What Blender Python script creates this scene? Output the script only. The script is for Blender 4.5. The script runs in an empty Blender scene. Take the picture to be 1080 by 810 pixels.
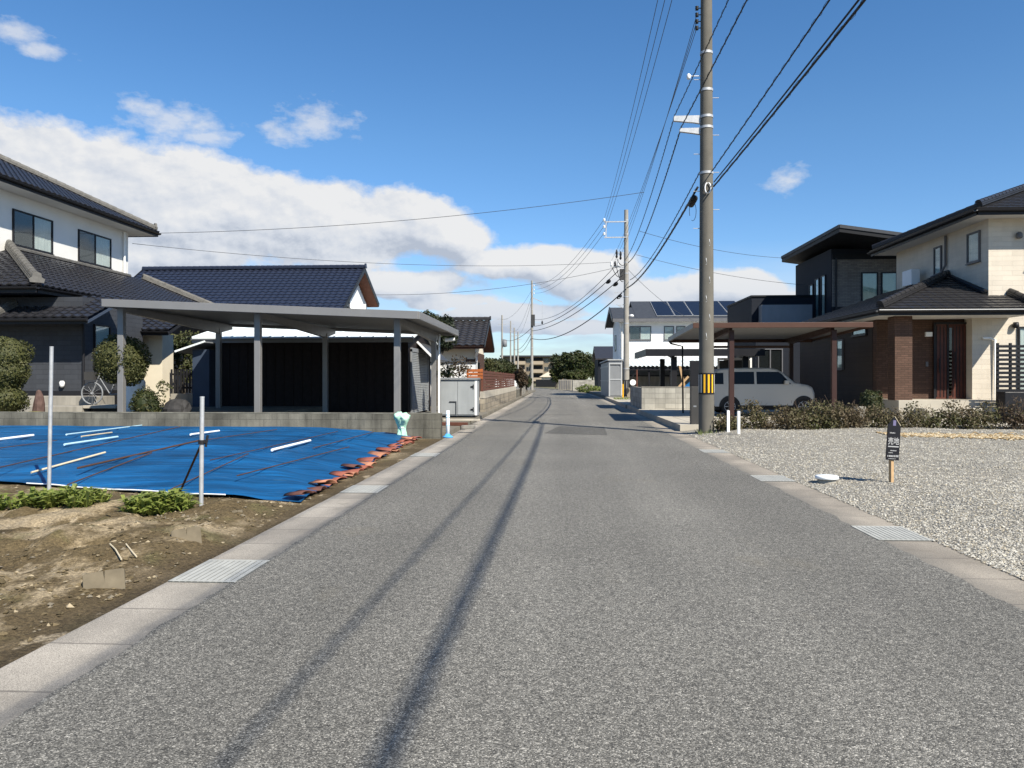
import bpy, math, random
import numpy as np
from mathutils import Vector, Matrix, noise

random.seed(7)
RNG = np.random.default_rng(7)
R = math.radians
SC = bpy.context.scene
COL = SC.collection
CAM_H = 1.35
TH = math.atan(49 / 811)
CS, SN = math.cos(TH), math.sin(TH)
V = Vector


def at(px, z):
    """plan position (x along the street's width, y along the street) seen at column px at depth z"""
    xc = (px - 540) / 811 * z
    return xc * CS - z * SN, z * CS + xc * SN


def hh(py, z):
    return CAM_H + (400 - py) / 811 * z


def gp(px, py, h=0.0):
    z = 811 * (CAM_H - h) / (py - 400)
    x, y = at(px, z)
    return V((x, y, h))


# ------------------------------------------------------------------ materials
def new_mat(name):
    m = bpy.data.materials.new(name)
    m.use_nodes = True
    nt = m.node_tree
    b = nt.nodes['Principled BSDF']
    return m, nt, b


def nd(nt, t, **kw):
    n = nt.nodes.new(t)
    for k, v in kw.items():
        if k in n.inputs.keys() if isinstance(k, str) else False:
            n.inputs[k].default_value = v
        else:
            setattr(n, k, v)
    return n


def pos(nt, scale=(1, 1, 1), mode=None):
    g = nt.nodes.new('ShaderNodeNewGeometry')
    out = g.outputs['Position']
    if mode == 'wall':      # axis aligned walls: run along x+y, height z
        s = nt.nodes.new('ShaderNodeSeparateXYZ')
        nt.links.new(out, s.inputs[0])
        a = nt.nodes.new('ShaderNodeMath'); a.operation = 'ADD'
        nt.links.new(s.outputs[0], a.inputs[0]); nt.links.new(s.outputs[1], a.inputs[1])
        c = nt.nodes.new('ShaderNodeCombineXYZ')
        nt.links.new(a.outputs[0], c.inputs[0]); nt.links.new(s.outputs[2], c.inputs[1])
        out = c.outputs[0]
    if scale != (1, 1, 1):
        m = nt.nodes.new('ShaderNodeVectorMath'); m.operation = 'MULTIPLY'
        nt.links.new(out, m.inputs[0]); m.inputs[1].default_value = scale
        out = m.outputs[0]
    return out


def noise_f(nt, vec, scale, detail=5, rough=.55):
    n = nt.nodes.new('ShaderNodeTexNoise')
    n.inputs['Scale'].default_value = scale
    n.inputs['Detail'].default_value = detail
    n.inputs['Roughness'].default_value = rough
    nt.links.new(vec, n.inputs['Vector'])
    return n.outputs['Fac']


def maprange(nt, f, a, b, c, d):
    m = nt.nodes.new('ShaderNodeMapRange')
    m.inputs[1].default_value = a; m.inputs[2].default_value = b
    m.inputs[3].default_value = c; m.inputs[4].default_value = d
    nt.links.new(f, m.inputs[0])
    return m.outputs[0]


def mixc(nt, f, a, b, mode='MIX'):
    m = nt.nodes.new('ShaderNodeMix'); m.data_type = 'RGBA'; m.blend_type = mode
    if isinstance(f, (int, float)): m.inputs[0].default_value = f
    else: nt.links.new(f, m.inputs[0])
    for v, i in ((a, 6), (b, 7)):
        if isinstance(v, (tuple, list)): m.inputs[i].default_value = (*v[:3], 1)
        else: nt.links.new(v, m.inputs[i])
    return m.outputs[2]


def math_n(nt, op, a, b=None, clamp=False):
    m = nt.nodes.new('ShaderNodeMath'); m.operation = op; m.use_clamp = clamp
    for v, i in ((a, 0), (b, 1)):
        if v is None: continue
        if isinstance(v, (int, float)): m.inputs[i].default_value = v
        else: nt.links.new(v, m.inputs[i])
    return m.outputs[0]


def bump(nt, b, f, strength=.3, dist=.01):
    n = nt.nodes.new('ShaderNodeBump')
    n.inputs['Strength'].default_value = strength
    n.inputs['Distance'].default_value = dist
    nt.links.new(f, n.inputs['Height'])
    nt.links.new(n.outputs[0], b.inputs['Normal'])


def mat(name, col, rough=.6, metal=0., var=.18, vs=2.5, bs=0, bstr=.25, bdist=.004, spec=.22, streak=0.):
    m, nt, b = new_mat(name)
    p = pos(nt)
    f = noise_f(nt, p, vs, 6)
    k = maprange(nt, f, .25, .75, 1 - var, 1 + var)
    c = mixc(nt, 1., col, k, 'MULTIPLY')
    if streak:
        f2 = noise_f(nt, pos(nt, (7, 7, .6)), 1., 4)
        c = mixc(nt, 1., c, maprange(nt, f2, .35, .7, 1, 1 - streak), 'MULTIPLY')
    nt.links.new(c, b.inputs['Base Color'])
    rf = maprange(nt, noise_f(nt, p, vs * 3, 3), .3, .7, max(0, rough - .06), min(1, rough + .06))
    nt.links.new(rf, b.inputs['Roughness'])
    b.inputs['Metallic'].default_value = metal
    b.inputs['Specular IOR Level'].default_value = spec
    if bs: bump(nt, b, noise_f(nt, p, bs, 4), bstr, bdist)
    return m


def asphalt_mat(name, base=.13, dark=1.):
    m, nt, b = new_mat(name)
    p = pos(nt)
    v = nt.nodes.new('ShaderNodeTexVoronoi'); v.inputs['Scale'].default_value = 185
    nt.links.new(p, v.inputs['Vector'])
    s = nt.nodes.new('ShaderNodeSeparateColor'); nt.links.new(v.outputs['Color'], s.inputs[0])
    r = nt.nodes.new('ShaderNodeValToRGB')
    e = r.color_ramp.elements
    e[0].position = 0; e[0].color = (base * .30, base * .285, base * .25, 1)
    e[1].position = 1; e[1].color = (base * 2.8, base * 2.65, base * 2.3, 1)
    for q, k in ((.3, .62), (.6, 1.02), (.85, 1.55)):
        x = e.new(q); x.color = (base * k, base * k * .95, base * k * .82, 1)
    nt.links.new(s.outputs[0], r.inputs[0])
    n1 = noise_f(nt, p, .35, 6)
    n2 = noise_f(nt, p, 22, 4)
    n3 = noise_f(nt, pos(nt, (1.6, .08, 1)), 1., 5)
    c = mixc(nt, 1., r.outputs[0], maprange(nt, n1, .3, .7, .86 * dark, 1.12 * dark), 'MULTIPLY')
    c = mixc(nt, 1., c, maprange(nt, n2, .3, .7, .74, 1.26), 'MULTIPLY')
    c = mixc(nt, 1., c, maprange(nt, noise_f(nt, p, 65, 3), .32, .68, .82, 1.18), 'MULTIPLY')
    c = mixc(nt, 1., c, maprange(nt, n3, .35, .7, 1.06, .9), 'MULTIPLY')
    sx = nt.nodes.new('ShaderNodeSeparateXYZ'); nt.links.new(p, sx.inputs[0])
    wx = math_n(nt, 'ADD', sx.outputs[0], math_n(nt, 'MULTIPLY', math_n(nt, 'SUBTRACT', noise_f(nt, pos(nt, (1, .12, 1)), 1., 4), .5), .8))
    tr = math_n(nt, 'ABSOLUTE', math_n(nt, 'SUBTRACT', math_n(nt, 'ABSOLUTE', math_n(nt, 'SUBTRACT', wx, .35)), .78))
    c = mixc(nt, 1., c, maprange(nt, tr, .0, .5, 1.09, .95), 'MULTIPLY')
    c = mixc(nt, maprange(nt, noise_f(nt, pos(nt, (1., .6, 1)), .9, 6, .6), .60, .74, 0, .35), c, (base * 1.2, base * 1.04, base * .72))
    c = mixc(nt, maprange(nt, noise_f(nt, pos(nt, (2.2, .5, 1)), 1.7, 6, .65), .66, .78, 0, .4), c, (base * .5, base * .49, base * .46))
    nt.links.new(c, b.inputs['Base Color'])
    b.inputs['Roughness'].default_value = .82
    b.inputs['Specular IOR Level'].default_value = .35
    h = math_n(nt, 'ADD', math_n(nt, 'MULTIPLY', v.outputs['Distance'], -1.), math_n(nt, 'MULTIPLY', n2, .4))
    bump(nt, b, h, .55, .006)
    return m


def lid_mat(name, col, period=.6, off=0., edge=(-2.40, -2.12)):
    """concrete gutter lids: a thin dark joint every `period` metres of street"""
    m, nt, b = new_mat(name)
    p = pos(nt)
    s = nt.nodes.new('ShaderNodeSeparateXYZ'); nt.links.new(p, s.inputs[0])
    y = math_n(nt, 'DIVIDE', math_n(nt, 'ADD', s.outputs[1], 100. + off), period)
    fr = math_n(nt, 'FRACT', y)
    d = math_n(nt, 'ABSOLUTE', math_n(nt, 'SUBTRACT', fr, .5))
    wob = math_n(nt, 'MULTIPLY', noise_f(nt, p, 9, 3), .02)
    j = math_n(nt, 'GREATER_THAN', math_n(nt, 'ADD', d, wob), .497)
    wn = nt.nodes.new('ShaderNodeTexWhiteNoise'); wn.noise_dimensions = '1D'
    nt.links.new(math_n(nt, 'FLOOR', y), wn.inputs['W'])
    c = mixc(nt, 1., col, maprange(nt, wn.outputs['Value'], 0, 1, .86, 1.12), 'MULTIPLY')
    c = mixc(nt, 1., c, maprange(nt, noise_f(nt, p, 1.4, 6), .3, .7, .78, 1.18), 'MULTIPLY')
    c = mixc(nt, 1., c, maprange(nt, noise_f(nt, p, 190, 2), .32, .68, .52, 1.45), 'MULTIPLY')
    st = maprange(nt, noise_f(nt, p, 3.3, 5), .58, .72, 0, .45)
    c = mixc(nt, st, c, (.13, .11, .08))
    c = mixc(nt, math_n(nt, 'MULTIPLY', j, .6), c, (.07, .06, .05))
    ex = math_n(nt, 'ADD', s.outputs[0], math_n(nt, 'MULTIPLY', math_n(nt, 'SUBTRACT', noise_f(nt, p, 2.2, 6), .5), .35))
    c = mixc(nt, math_n(nt, 'MULTIPLY', maprange(nt, ex, edge[0], edge[1], 0, .8), maprange(nt, noise_f(nt, p, 90, 2), .35, .6, .6, 1)), c, (.11, .104, .09))
    nt.links.new(c, b.inputs['Base Color'])
    b.inputs['Roughness'].default_value = .88
    bump(nt, b, noise_f(nt, p, 120, 3), .35, .004)
    return m


def brick_mat(name, col, mortar, bw, bh, msize=.012, var=.12, bdist=.004, rough=.8, stain=.25, offset=.5, bstr=.6):
    m, nt, b = new_mat(name)
    p = pos(nt, mode='wall')
    t = nt.nodes.new('ShaderNodeTexBrick')
    t.offset = offset
    t.inputs['Scale'].default_value = 1
    t.inputs['Brick Width'].default_value = bw
    t.inputs['Row Height'].default_value = bh
    t.inputs['Mortar Size'].default_value = msize
    t.inputs['Mortar Smooth'].default_value = .2
    t.inputs['Bias'].default_value = 0
    t.inputs['Color1'].default_value = (*[c * (1 - var) for c in col], 1)
    t.inputs['Color2'].default_value = (*[c * (1 + var) for c in col], 1)
    t.inputs['Mortar'].default_value = (*mortar, 1)
    nt.links.new(p, t.inputs['Vector'])
    g = pos(nt)
    c = mixc(nt, 1., t.outputs['Color'], maprange(nt, noise_f(nt, g, 1.2, 6), .3, .7, 1 - stain, 1 + stain * .6), 'MULTIPLY')
    c = mixc(nt, 1., c, maprange(nt, noise_f(nt, pos(nt, (6, 6, .5)), 1., 4), .4, .75, 1, 1 - stain), 'MULTIPLY')
    c = mixc(nt, 1., c, maprange(nt, noise_f(nt, g, 60, 3), .3, .7, .9, 1.1), 'MULTIPLY')
    nt.links.new(c, b.inputs['Base Color'])
    b.inputs['Roughness'].default_value = rough
    b.inputs['Specular IOR Level'].default_value = .2
    h = math_n(nt, 'ADD', math_n(nt, 'MULTIPLY', t.outputs['Fac'], -1.), math_n(nt, 'MULTIPLY', noise_f(nt, g, 40, 3), .5))
    bump(nt, b, h, bstr, bdist)
    return m


def leaf_mat(name, c1, c2, c3=None, ns=3., trans=.25, rough=.55):
    m, nt, b = new_mat(name)
    p = pos(nt)
    c = mixc(nt, maprange(nt, noise_f(nt, p, ns, 3), .35, .65, 0, 1), c1, c2)
    if c3:
        c = mixc(nt, maprange(nt, noise_f(nt, p, ns * 9, 2), .52, .68, 0, 1), c, c3)
    nt.links.new(c, b.inputs['Base Color'])
    b.inputs['Roughness'].default_value = rough
    b.inputs['Specular IOR Level'].default_value = .3
    tr = nt.nodes.new('ShaderNodeBsdfTranslucent')
    nt.links.new(c, tr.inputs['Color'])
    mx = nt.nodes.new('ShaderNodeMixShader'); mx.inputs[0].default_value = trans
    nt.links.new(b.outputs[0], mx.inputs[1]); nt.links.new(tr.outputs[0], mx.inputs[2])
    nt.links.new(mx.outputs[0], nt.nodes['Material Output'].inputs['Surface'])
    return m


def glass_mat(name, tint=(.55, .6, .6), fac=.22):
    m, nt, b = new_mat(name)
    nt.nodes.remove(b)
    t = nt.nodes.new('ShaderNodeBsdfTransparent'); t.inputs[0].default_value = (*tint, 1)
    g = nt.nodes.new('ShaderNodeBsdfGlossy'); g.inputs['Roughness'].default_value = .03
    g.inputs['Color'].default_value = (.9, .93, .95, 1)
    lw = nt.nodes.new('ShaderNodeLayerWeight')
    f5 = math_n(nt, 'POWER', lw.outputs['Facing'], 5.)
    mx = nt.nodes.new('ShaderNodeMixShader')
    nt.links.new(math_n(nt, 'ADD', math_n(nt, 'MULTIPLY', f5, .9), fac, True), mx.inputs[0])
    nt.links.new(t.outputs[0], mx.inputs[1]); nt.links.new(g.outputs[0], mx.inputs[2])
    nt.links.new(mx.outputs[0], nt.nodes['Material Output'].inputs['Surface'])
    return m


def dirt_mat():
    m, nt, b = new_mat('bare_soil')
    p = pos(nt)
    c = mixc(nt, maprange(nt, noise_f(nt, p, .9, 7), .35, .65, 0, 1), (.082, .060, .031), (.150, .112, .058))
    sand = noise_f(nt, pos(nt, (1.2, .9, 2.)), 1.1, 8, .62)
    c = mixc(nt, maprange(nt, sand, .495, .58, 0, .92), c, (.36, .285, .18))
    c = mixc(nt, maprange(nt, noise_f(nt, p, 2.3, 6), .56, .68, 0, .5), c, (.10, .105, .04))
    sx = nt.nodes.new('ShaderNodeSeparateXYZ'); nt.links.new(p, sx.inputs[0])
    ex = math_n(nt, 'ADD', sx.outputs[0], math_n(nt, 'MULTIPLY', math_n(nt, 'SUBTRACT', noise_f(nt, p, 1.6, 5), .5), .9))
    c = mixc(nt, maprange(nt, ex, -3.1, -2.75, 0, .8), c, (.088, .066, .038))
    c = mixc(nt, maprange(nt, noise_f(nt, pos(nt, (2.2, 1.1, 1)), 1.5, 7, .6), .60, .65, 0, .85), c, (.37, .30, .20))
    c = mixc(nt, 1., c, maprange(nt, noise_f(nt, p, 45, 5), .3, .7, .55, 1.4), 'MULTIPLY')
    c = mixc(nt, 1., c, maprange(nt, noise_f(nt, p, 150, 2), .3, .7, .7, 1.3), 'MULTIPLY')
    nt.links.new(c, b.inputs['Base Color'])
    b.inputs['Roughness'].default_value = .95
    b.inputs['Specular IOR Level'].default_value = .15
    h = math_n(nt, 'ADD', noise_f(nt, p, 18, 6, .7), math_n(nt, 'MULTIPLY', noise_f(nt, p, 90, 3), .3))
    bump(nt, b, h, .9, .035)
    return m


def gravel_mat():
    m, nt, b = new_mat('crushed_gravel')
    p = pos(nt)
    v = nt.nodes.new('ShaderNodeTexVoronoi'); v.inputs['Scale'].default_value = 42
    nt.links.new(p, v.inputs['Vector'])
    s = nt.nodes.new('ShaderNodeSeparateColor'); nt.links.new(v.outputs['Color'], s.inputs[0])
    c = mixc(nt, s.outputs[0], (.19, .177, .148), (.41, .385, .325))
    c = mixc(nt, maprange(nt, s.outputs[1], .8, .95, 0, .6), c, (.32, .28, .21))
    c = mixc(nt, 1., c, maprange(nt, v.outputs['Distance'], .25, .75, 1.08, .55), 'MULTIPLY')
    c = mixc(nt, maprange(nt, noise_f(nt, p, .7, 6), .52, .7, 0, .45), c, (.26, .225, .17))
    nt.links.new(c, b.inputs['Base Color'])
    b.inputs['Roughness'].default_value = .9
    bump(nt, b, math_n(nt, 'MULTIPLY', v.outputs['Distance'], -1.), 1., .02)
    return m


def tarp_mat():
    m, nt, b = new_mat('blue_tarpaulin')
    p = pos(nt)
    f = noise_f(nt, pos(nt, (.5, 3., 1)), 1.2, 6)
    c = mixc(nt, maprange(nt, f, .3, .7, 0, 1), (.0024, .048, .130), (.005, .105, .28))
    f2 = noise_f(nt, pos(nt, (.35, 5., 1)), 2.2, 7)
    c = mixc(nt, maprange(nt, f2, .56, .72, 0, .55), c, (.006, .13, .33))
    f3 = noise_f(nt, pos(nt, (.8, 4., 1)), 3., 6)
    c = mixc(nt, maprange(nt, f3, .66, .74, 0, .4), c, (.10, .22, .30))
    c = mixc(nt, 1., c, maprange(nt, noise_f(nt, pos(nt, (.5, 9., 1)), 1.6, 8, .65), .3, .7, .5, 1.35), 'MULTIPLY')
    c = mixc(nt, 1., c, maprange(nt, noise_f(nt, p, .7, 5), .3, .7, .75, 1.2), 'MULTIPLY')
    nt.links.new(c, b.inputs['Base Color'])
    b.inputs['Roughness'].default_value = .55
    b.inputs['Specular IOR Level'].default_value = .35
    bump(nt, b, noise_f(nt, pos(nt, (.9, 10., 1)), 2.2, 7, .65), .6, .04)
    return m


M = {}
M['asphalt'] = asphalt_mat('road_asphalt', .150)
M['patch'] = asphalt_mat('darker_asphalt', .092)
M['lid_l'] = lid_mat('gutter_concrete', (.30, .27, .225))
M['lid_r'] = lid_mat('gutter_concrete_worn', (.285, .25, .20), off=.2, edge=(2.94, 2.66))
M['soil'] = dirt_mat()
M['gravel'] = gravel_mat()
M['tarp'] = tarp_mat()
M['earth'] = mat('field_earth', (.12, .11, .06), .95, var=.4, vs=.2, bs=8, bstr=.5, bdist=.03)
M['yard'] = mat('yard_earth', (.16, .145, .115), .95, var=.3, vs=1.5, bs=25, bstr=.5, bdist=.02)
M['concrete'] = mat('concrete', (.30, .28, .24), .85, var=.2, vs=1.5, bs=60, bdist=.003, streak=.25)
M['concrete_pale'] = mat('pale_concrete', (.40, .365, .30), .85, var=.14, vs=1.2, bs=60, bdist=.003)
M['concrete_stain'] = mat('stained_concrete', (.20, .19, .155), .9, var=.3, vs=2.2, bs=50, bdist=.004, streak=.4)
M['block_wall'] = brick_mat('grey_block', (.165, .155, .125), (.125, .118, .098), .4, .2, .008, .12, .004, .9, .45)
M['block_pale'] = brick_mat('pale_block', (.37, .355, .31), (.26, .25, .225), .4, .2, .010, .2, .006, .9, .25, offset=0.)
M['block_tan'] = brick_mat('tan_block', (.30, .26, .20), (.20, .18, .15), .4, .2, .012, .18, .006, .9, .3)
M['white_wall'] = mat('white_render', (.66, .65, .62), .85, var=.05, vs=1.2, bs=35, bstr=.3, bdist=.006)
M['white_plain'] = mat('white_siding', (.80, .80, .78), .7, var=.03, vs=1.)
M['soffit'] = mat('soffit_board', (.62, .61, .58), .8, var=.05)
M['navy_wall'] = brick_mat('navy_siding', (.012, .015, .022), (.008, .010, .015), .9, .30, .006, .04, .003, .75, .08)
M['grey_wall'] = brick_mat('charcoal_siding', (.046, .050, .058), (.03, .033, .04), .45, .15, .006, .10, .004, .75, .1)
M['black_wall'] = mat('black_siding', (.008, .009, .011), .6, var=.1)
M['barn'] = mat('dark_brown_sheet', (.016, .011, .010), .7, var=.25, vs=6, spec=.2)
M['navy_sheet'] = mat('navy_sheet', (.040, .055, .085), .5, var=.08)
M['cream_wall'] = brick_mat('cream_siding', (.58, .52, .43), (.545, .488, .403), .6, .15, .006, .05, .006, .8, .06)
M['cream_plain'] = mat('cream_render', (.66, .59, .47), .85, var=.06, bs=40, bdist=.003)
M['apartment_wall'] = mat('tan_render', (.20, .165, .12), .9, var=.1)
M['apartment_balcony'] = mat('beige_render_pale', (.34, .28, .205), .9, var=.06)
M['beige_wall'] = mat('beige_render', (.60, .54, .42), .85, var=.06, bs=40, bdist=.003)
M['grey_tile_wall'] = brick_mat('taupe_tile', (.19, .165, .14), (.11, .098, .085), .30, .085, .010, .16, .008, .75, .1)
M['brown_tile_wall'] = brick_mat('brown_tile', (.095, .054, .038), (.06, .038, .026), .22, .065, .008, .18, .005, .75, .1)
M['brown_panel'] = brick_mat('dark_brown_siding', (.045, .032, .026), (.03, .02, .017), 3., .16, .006, .05, .004, .7, .1)
M['tile_black'] = mat('black_glazed_tile', (.022, .022, .025), .30, var=.35, vs=9, spec=.4)
M['tile_blue'] = mat('blue_black_glazed_tile', (.020, .025, .042), .34, var=.25, vs=9, spec=.35)
M['tile_grey'] = mat('weathered_grey_tile', (.115, .11, .10), .6, var=.3, vs=6)
M['tile_flat'] = mat('charcoal_flat_tile', (.022, .021, .022), .42, var=.3, vs=7, spec=.35)
M['tile_brown'] = mat('brown_black_tile', (.032, .030, .030), .4, var=.3, vs=6, spec=.35)
M['slate'] = mat('grey_slate_roof', (.045, .049, .056), .6, var=.2, vs=4)
M['black_trim'] = mat('black_trim', (.014, .014, .016), .45, var=.1)
M['grey_trim'] = mat('grey_trim', (.12, .12, .125), .5, var=.1)
M['white_trim'] = mat('white_trim', (.78, .78, .76), .5, var=.04)
M['alu'] = mat('grey_aluminium', (.21, .205, .20), .45, metal=.25, var=.06)
M['alu_dark'] = mat('dark_aluminium', (.06, .058, .055), .45, metal=.2, var=.08)
M['alu_brown'] = mat('brown_aluminium', (.080, .042, .030), .45, metal=.1, var=.08)
M['alu_brown_dark'] = mat('deep_brown_aluminium', (.040, .020, .017), .5, var=.08)
M['roof_sheet'] = mat('underside_panel', (.20, .20, .20), .6, var=.06)
M['white_metal'] = mat('white_metal_roof', (.72, .76, .74), .4, var=.06, spec=.5)
M['cabinet'] = mat('grey_painted_steel', (.29, .305, .31), .45, var=.08, streak=.12)
M['steel_grey'] = mat('mid_grey_steel', (.20, .21, .22), .5, var=.08)
M['steel_pale'] = mat('pale_grey_steel', (.36, .375, .385), .5, var=.06)
M['galv'] = mat('galvanised_steel', (.42, .43, .44), .5, metal=.35, var=.15, vs=12)
M['grate'] = mat('worn_steel_grate', (.36, .36, .33), .8, metal=0., var=.15, vs=8)
M['grate_dark'] = mat('grate_slot', (.10, .105, .10), .8)
M['pole'] = mat('pole_concrete', (.135, .125, .105), .85, var=.12, vs=3, bs=70, bdist=.003, streak=.2)
M['pole_pale'] = mat('pale_pole_concrete', (.28, .265, .235), .85, var=.12, vs=3, bs=70, bdist=.003)
M['insulator'] = mat('white_porcelain', (.75, .76, .76), .25, var=.04)
M['cable'] = mat('black_cable', (.012, .012, .013), .55)
M['cable_grey'] = mat('grey_cable', (.05, .052, .058), .5)
M['yellow'] = mat('yellow_band', (.75, .40, .02), .5, var=.08)
M['band_pale'] = mat('pale_band', (.42, .42, .40), .5)
M['black_rubber'] = mat('black_rubber', (.016, .016, .017), .7)
M['wood'] = mat('raw_timber', (.42, .28, .15), .75, var=.2, vs=14)
M['wood_orange'] = mat('orange_stained_timber', (.33, .10, .030), .6, var=.2, vs=6)
M['wood_brown'] = mat('brown_stained_timber', (.115, .046, .030), .65, var=.2, vs=5)
M['soffit_brown'] = mat('red_brown_soffit', (.10, .034, .018), .7, var=.15, vs=5)
M['door_brown'] = mat('door_wood', (.075, .026, .018), .45, var=.25, vs=5)
M['door_light'] = mat('lit_door_wood', (.17, .055, .028), .45, var=.2, vs=5)
M['sign_black'] = mat('black_sign_board', (.012, .012, .015), .4, var=.05)
M['sign_print'] = mat('silver_sign_print', (.33, .33, .33), .55, var=.05)
M['sign_logo'] = mat('violet_grey_print', (.13, .12, .21), .55, var=.05)
M['terracotta'] = mat('terracotta_tile', (.23, .075, .05), .75, var=.3, vs=9, bs=60, bdist=.002)
M['terracotta_pale'] = mat('dusty_terracotta', (.33, .15, .09), .8, var=.3, vs=9, bs=60, bdist=.002)
M['terracotta_dark'] = mat('dark_terracotta', (.10, .045, .036), .75, var=.3, vs=9)
M['pvc'] = mat('white_pvc', (.78, .80, .80), .35, var=.04)
M['pvc_blue'] = mat('pale_blue_pvc', (.42, .62, .70), .35, var=.06)
M['bamboo'] = mat('weathered_cane', (.50, .43, .30), .6, var=.15, vs=8)
M['rust'] = mat('rusty_rod', (.075, .038, .024), .7, var=.25, vs=9)
M['mint'] = mat('mint_netting', (.40, .66, .50), .8, var=.15, vs=14, bs=60, bdist=.01, bstr=.6)
M['blue_plastic'] = mat('blue_plastic', (.10, .38, .70), .4, var=.05)
M['clump'] = mat('broken_concrete', (.135, .112, .076), .9, var=.25, vs=9, bs=60, bdist=.004)
M['car_paint'] = mat('pale_grey_car_paint', (.43, .415, .385), .42, metal=.0, var=.0, spec=.3)
M['car_glass'] = mat('tinted_car_glass', (.008, .0085, .0095), .10, var=.0, spec=.15)
M['car_black'] = mat('car_plastic', (.018, .018, .02), .6)
M['rim'] = mat('wheel_rim', (.35, .35, .36), .35, metal=.6)
M['lamp_red'] = mat('tail_lamp_red', (.25, .02, .02), .25)
M['lamp_clear'] = mat('headlamp_clear', (.6, .62, .64), .15)
M['glass'] = glass_mat('window_glass', (.86, .89, .88), .05)
M['glass_dark'] = glass_mat('dark_window_glass', (.3, .32, .33), .06)
M['dark_room'] = mat('dark_interior', (.012, .013, .015), .8)
M['screen'] = mat('insect_screen', (.055, .058, .062), .7, var=.06)
M['curtain'] = mat('pale_curtain', (.62, .63, .62), .85, var=.08, vs=3)
M['curtain_green'] = mat('pale_green_blind', (.50, .58, .46), .8, var=.05, vs=3)
M['frosted'] = mat('frosted_pane', (.45, .54, .54), .35, var=.08)
M['solar'] = brick_mat('solar_cell', (.006, .008, .016), (.03, .033, .042), .16, .10, .006, .15, .0, .35, .05, offset=0.)
M['stone_black'] = mat('dark_rock', (.035, .034, .034), .8, var=.35, vs=6, bs=20, bdist=.03)
M['stone_red'] = mat('red_brown_rock', (.10, .062, .052), .8, var=.3, vs=9, bs=25, bdist=.02)
M['leaf_box'] = leaf_mat('clipped_leaf', (.040, .050, .016), (.080, .085, .028), (.13, .115, .045), 5)
M['leaf_dark'] = leaf_mat('dark_leaf', (.022, .032, .012), (.045, .055, .018), (.07, .065, .02), 1.2)
M['leaf_pine'] = leaf_mat('pine_leaf', (.016, .026, .014), (.032, .042, .018), (.05, .05, .022), 1.5)
M['leaf_forest'] = leaf_mat('mixed_wood_leaf', (.018, .032, .010), (.06, .075, .018), (.075, .06, .03), .45)
M['leaf_mid'] = leaf_mat('mid_leaf', (.045, .060, .022), (.075, .08, .028), (.085, .07, .035), .9)
M['leaf_scrub'] = leaf_mat('scrub_leaf', (.105, .080, .045), (.080, .088, .028), (.17, .13, .085), 1.3)
M['leaf_dry'] = leaf_mat('dry_scrub_leaf', (.085, .058, .036), (.12, .085, .055), (.055, .06, .02), 1.6)
M['leaf_weed'] = leaf_mat('weed_leaf', (.15, .21, .040), (.27, .32, .07), (.36, .34, .11), 7, .4)
M['leaf_red'] = leaf_mat('bronze_leaf', (.06, .05, .03), (.09, .06, .035), None, 3)
M['twig'] = mat('dry_twig', (.14, .10, .07), .9, var=.2, vs=9)
M['bark'] = mat('bark', (.09, .075, .06), .9, var=.3, vs=9, bs=30, bdist=.01)
M['straw'] = mat('straw_chips', (.33, .235, .12), .9, var=.35, vs=20, bs=60, bdist=.02, bstr=.8)
M['moss'] = mat('yellow_moss', (.16, .14, .03), .95, var=.3, vs=12, bs=60, bdist=.01)
M['kerb_grass'] = leaf_mat('verge_grass', (.10, .14, .03), (.18, .20, .06), None, 4)
for i, c in enumerate([(.43, .405, .345), (.34, .32, .275), (.245, .228, .19), (.38, .335, .25), (.50, .475, .41)]):
    M['stone%d' % i] = mat('gravel_stone_%d' % i, c, .9, var=.25, vs=30)
for i, c in enumerate([(.085, .066, .036), (.13, .10, .056), (.30, .245, .16), (.17, .145, .105)]):
    M['clod%d' % i] = mat('soil_clod_%d' % i, c, .95, var=.3, vs=30)


# ------------------------------------------------------------------ mesh builder
def root_of(o):
    p = V((0, 0, 0))
    while o is not None:
        p = p + o.location
        o = o.parent
    return p


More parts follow.
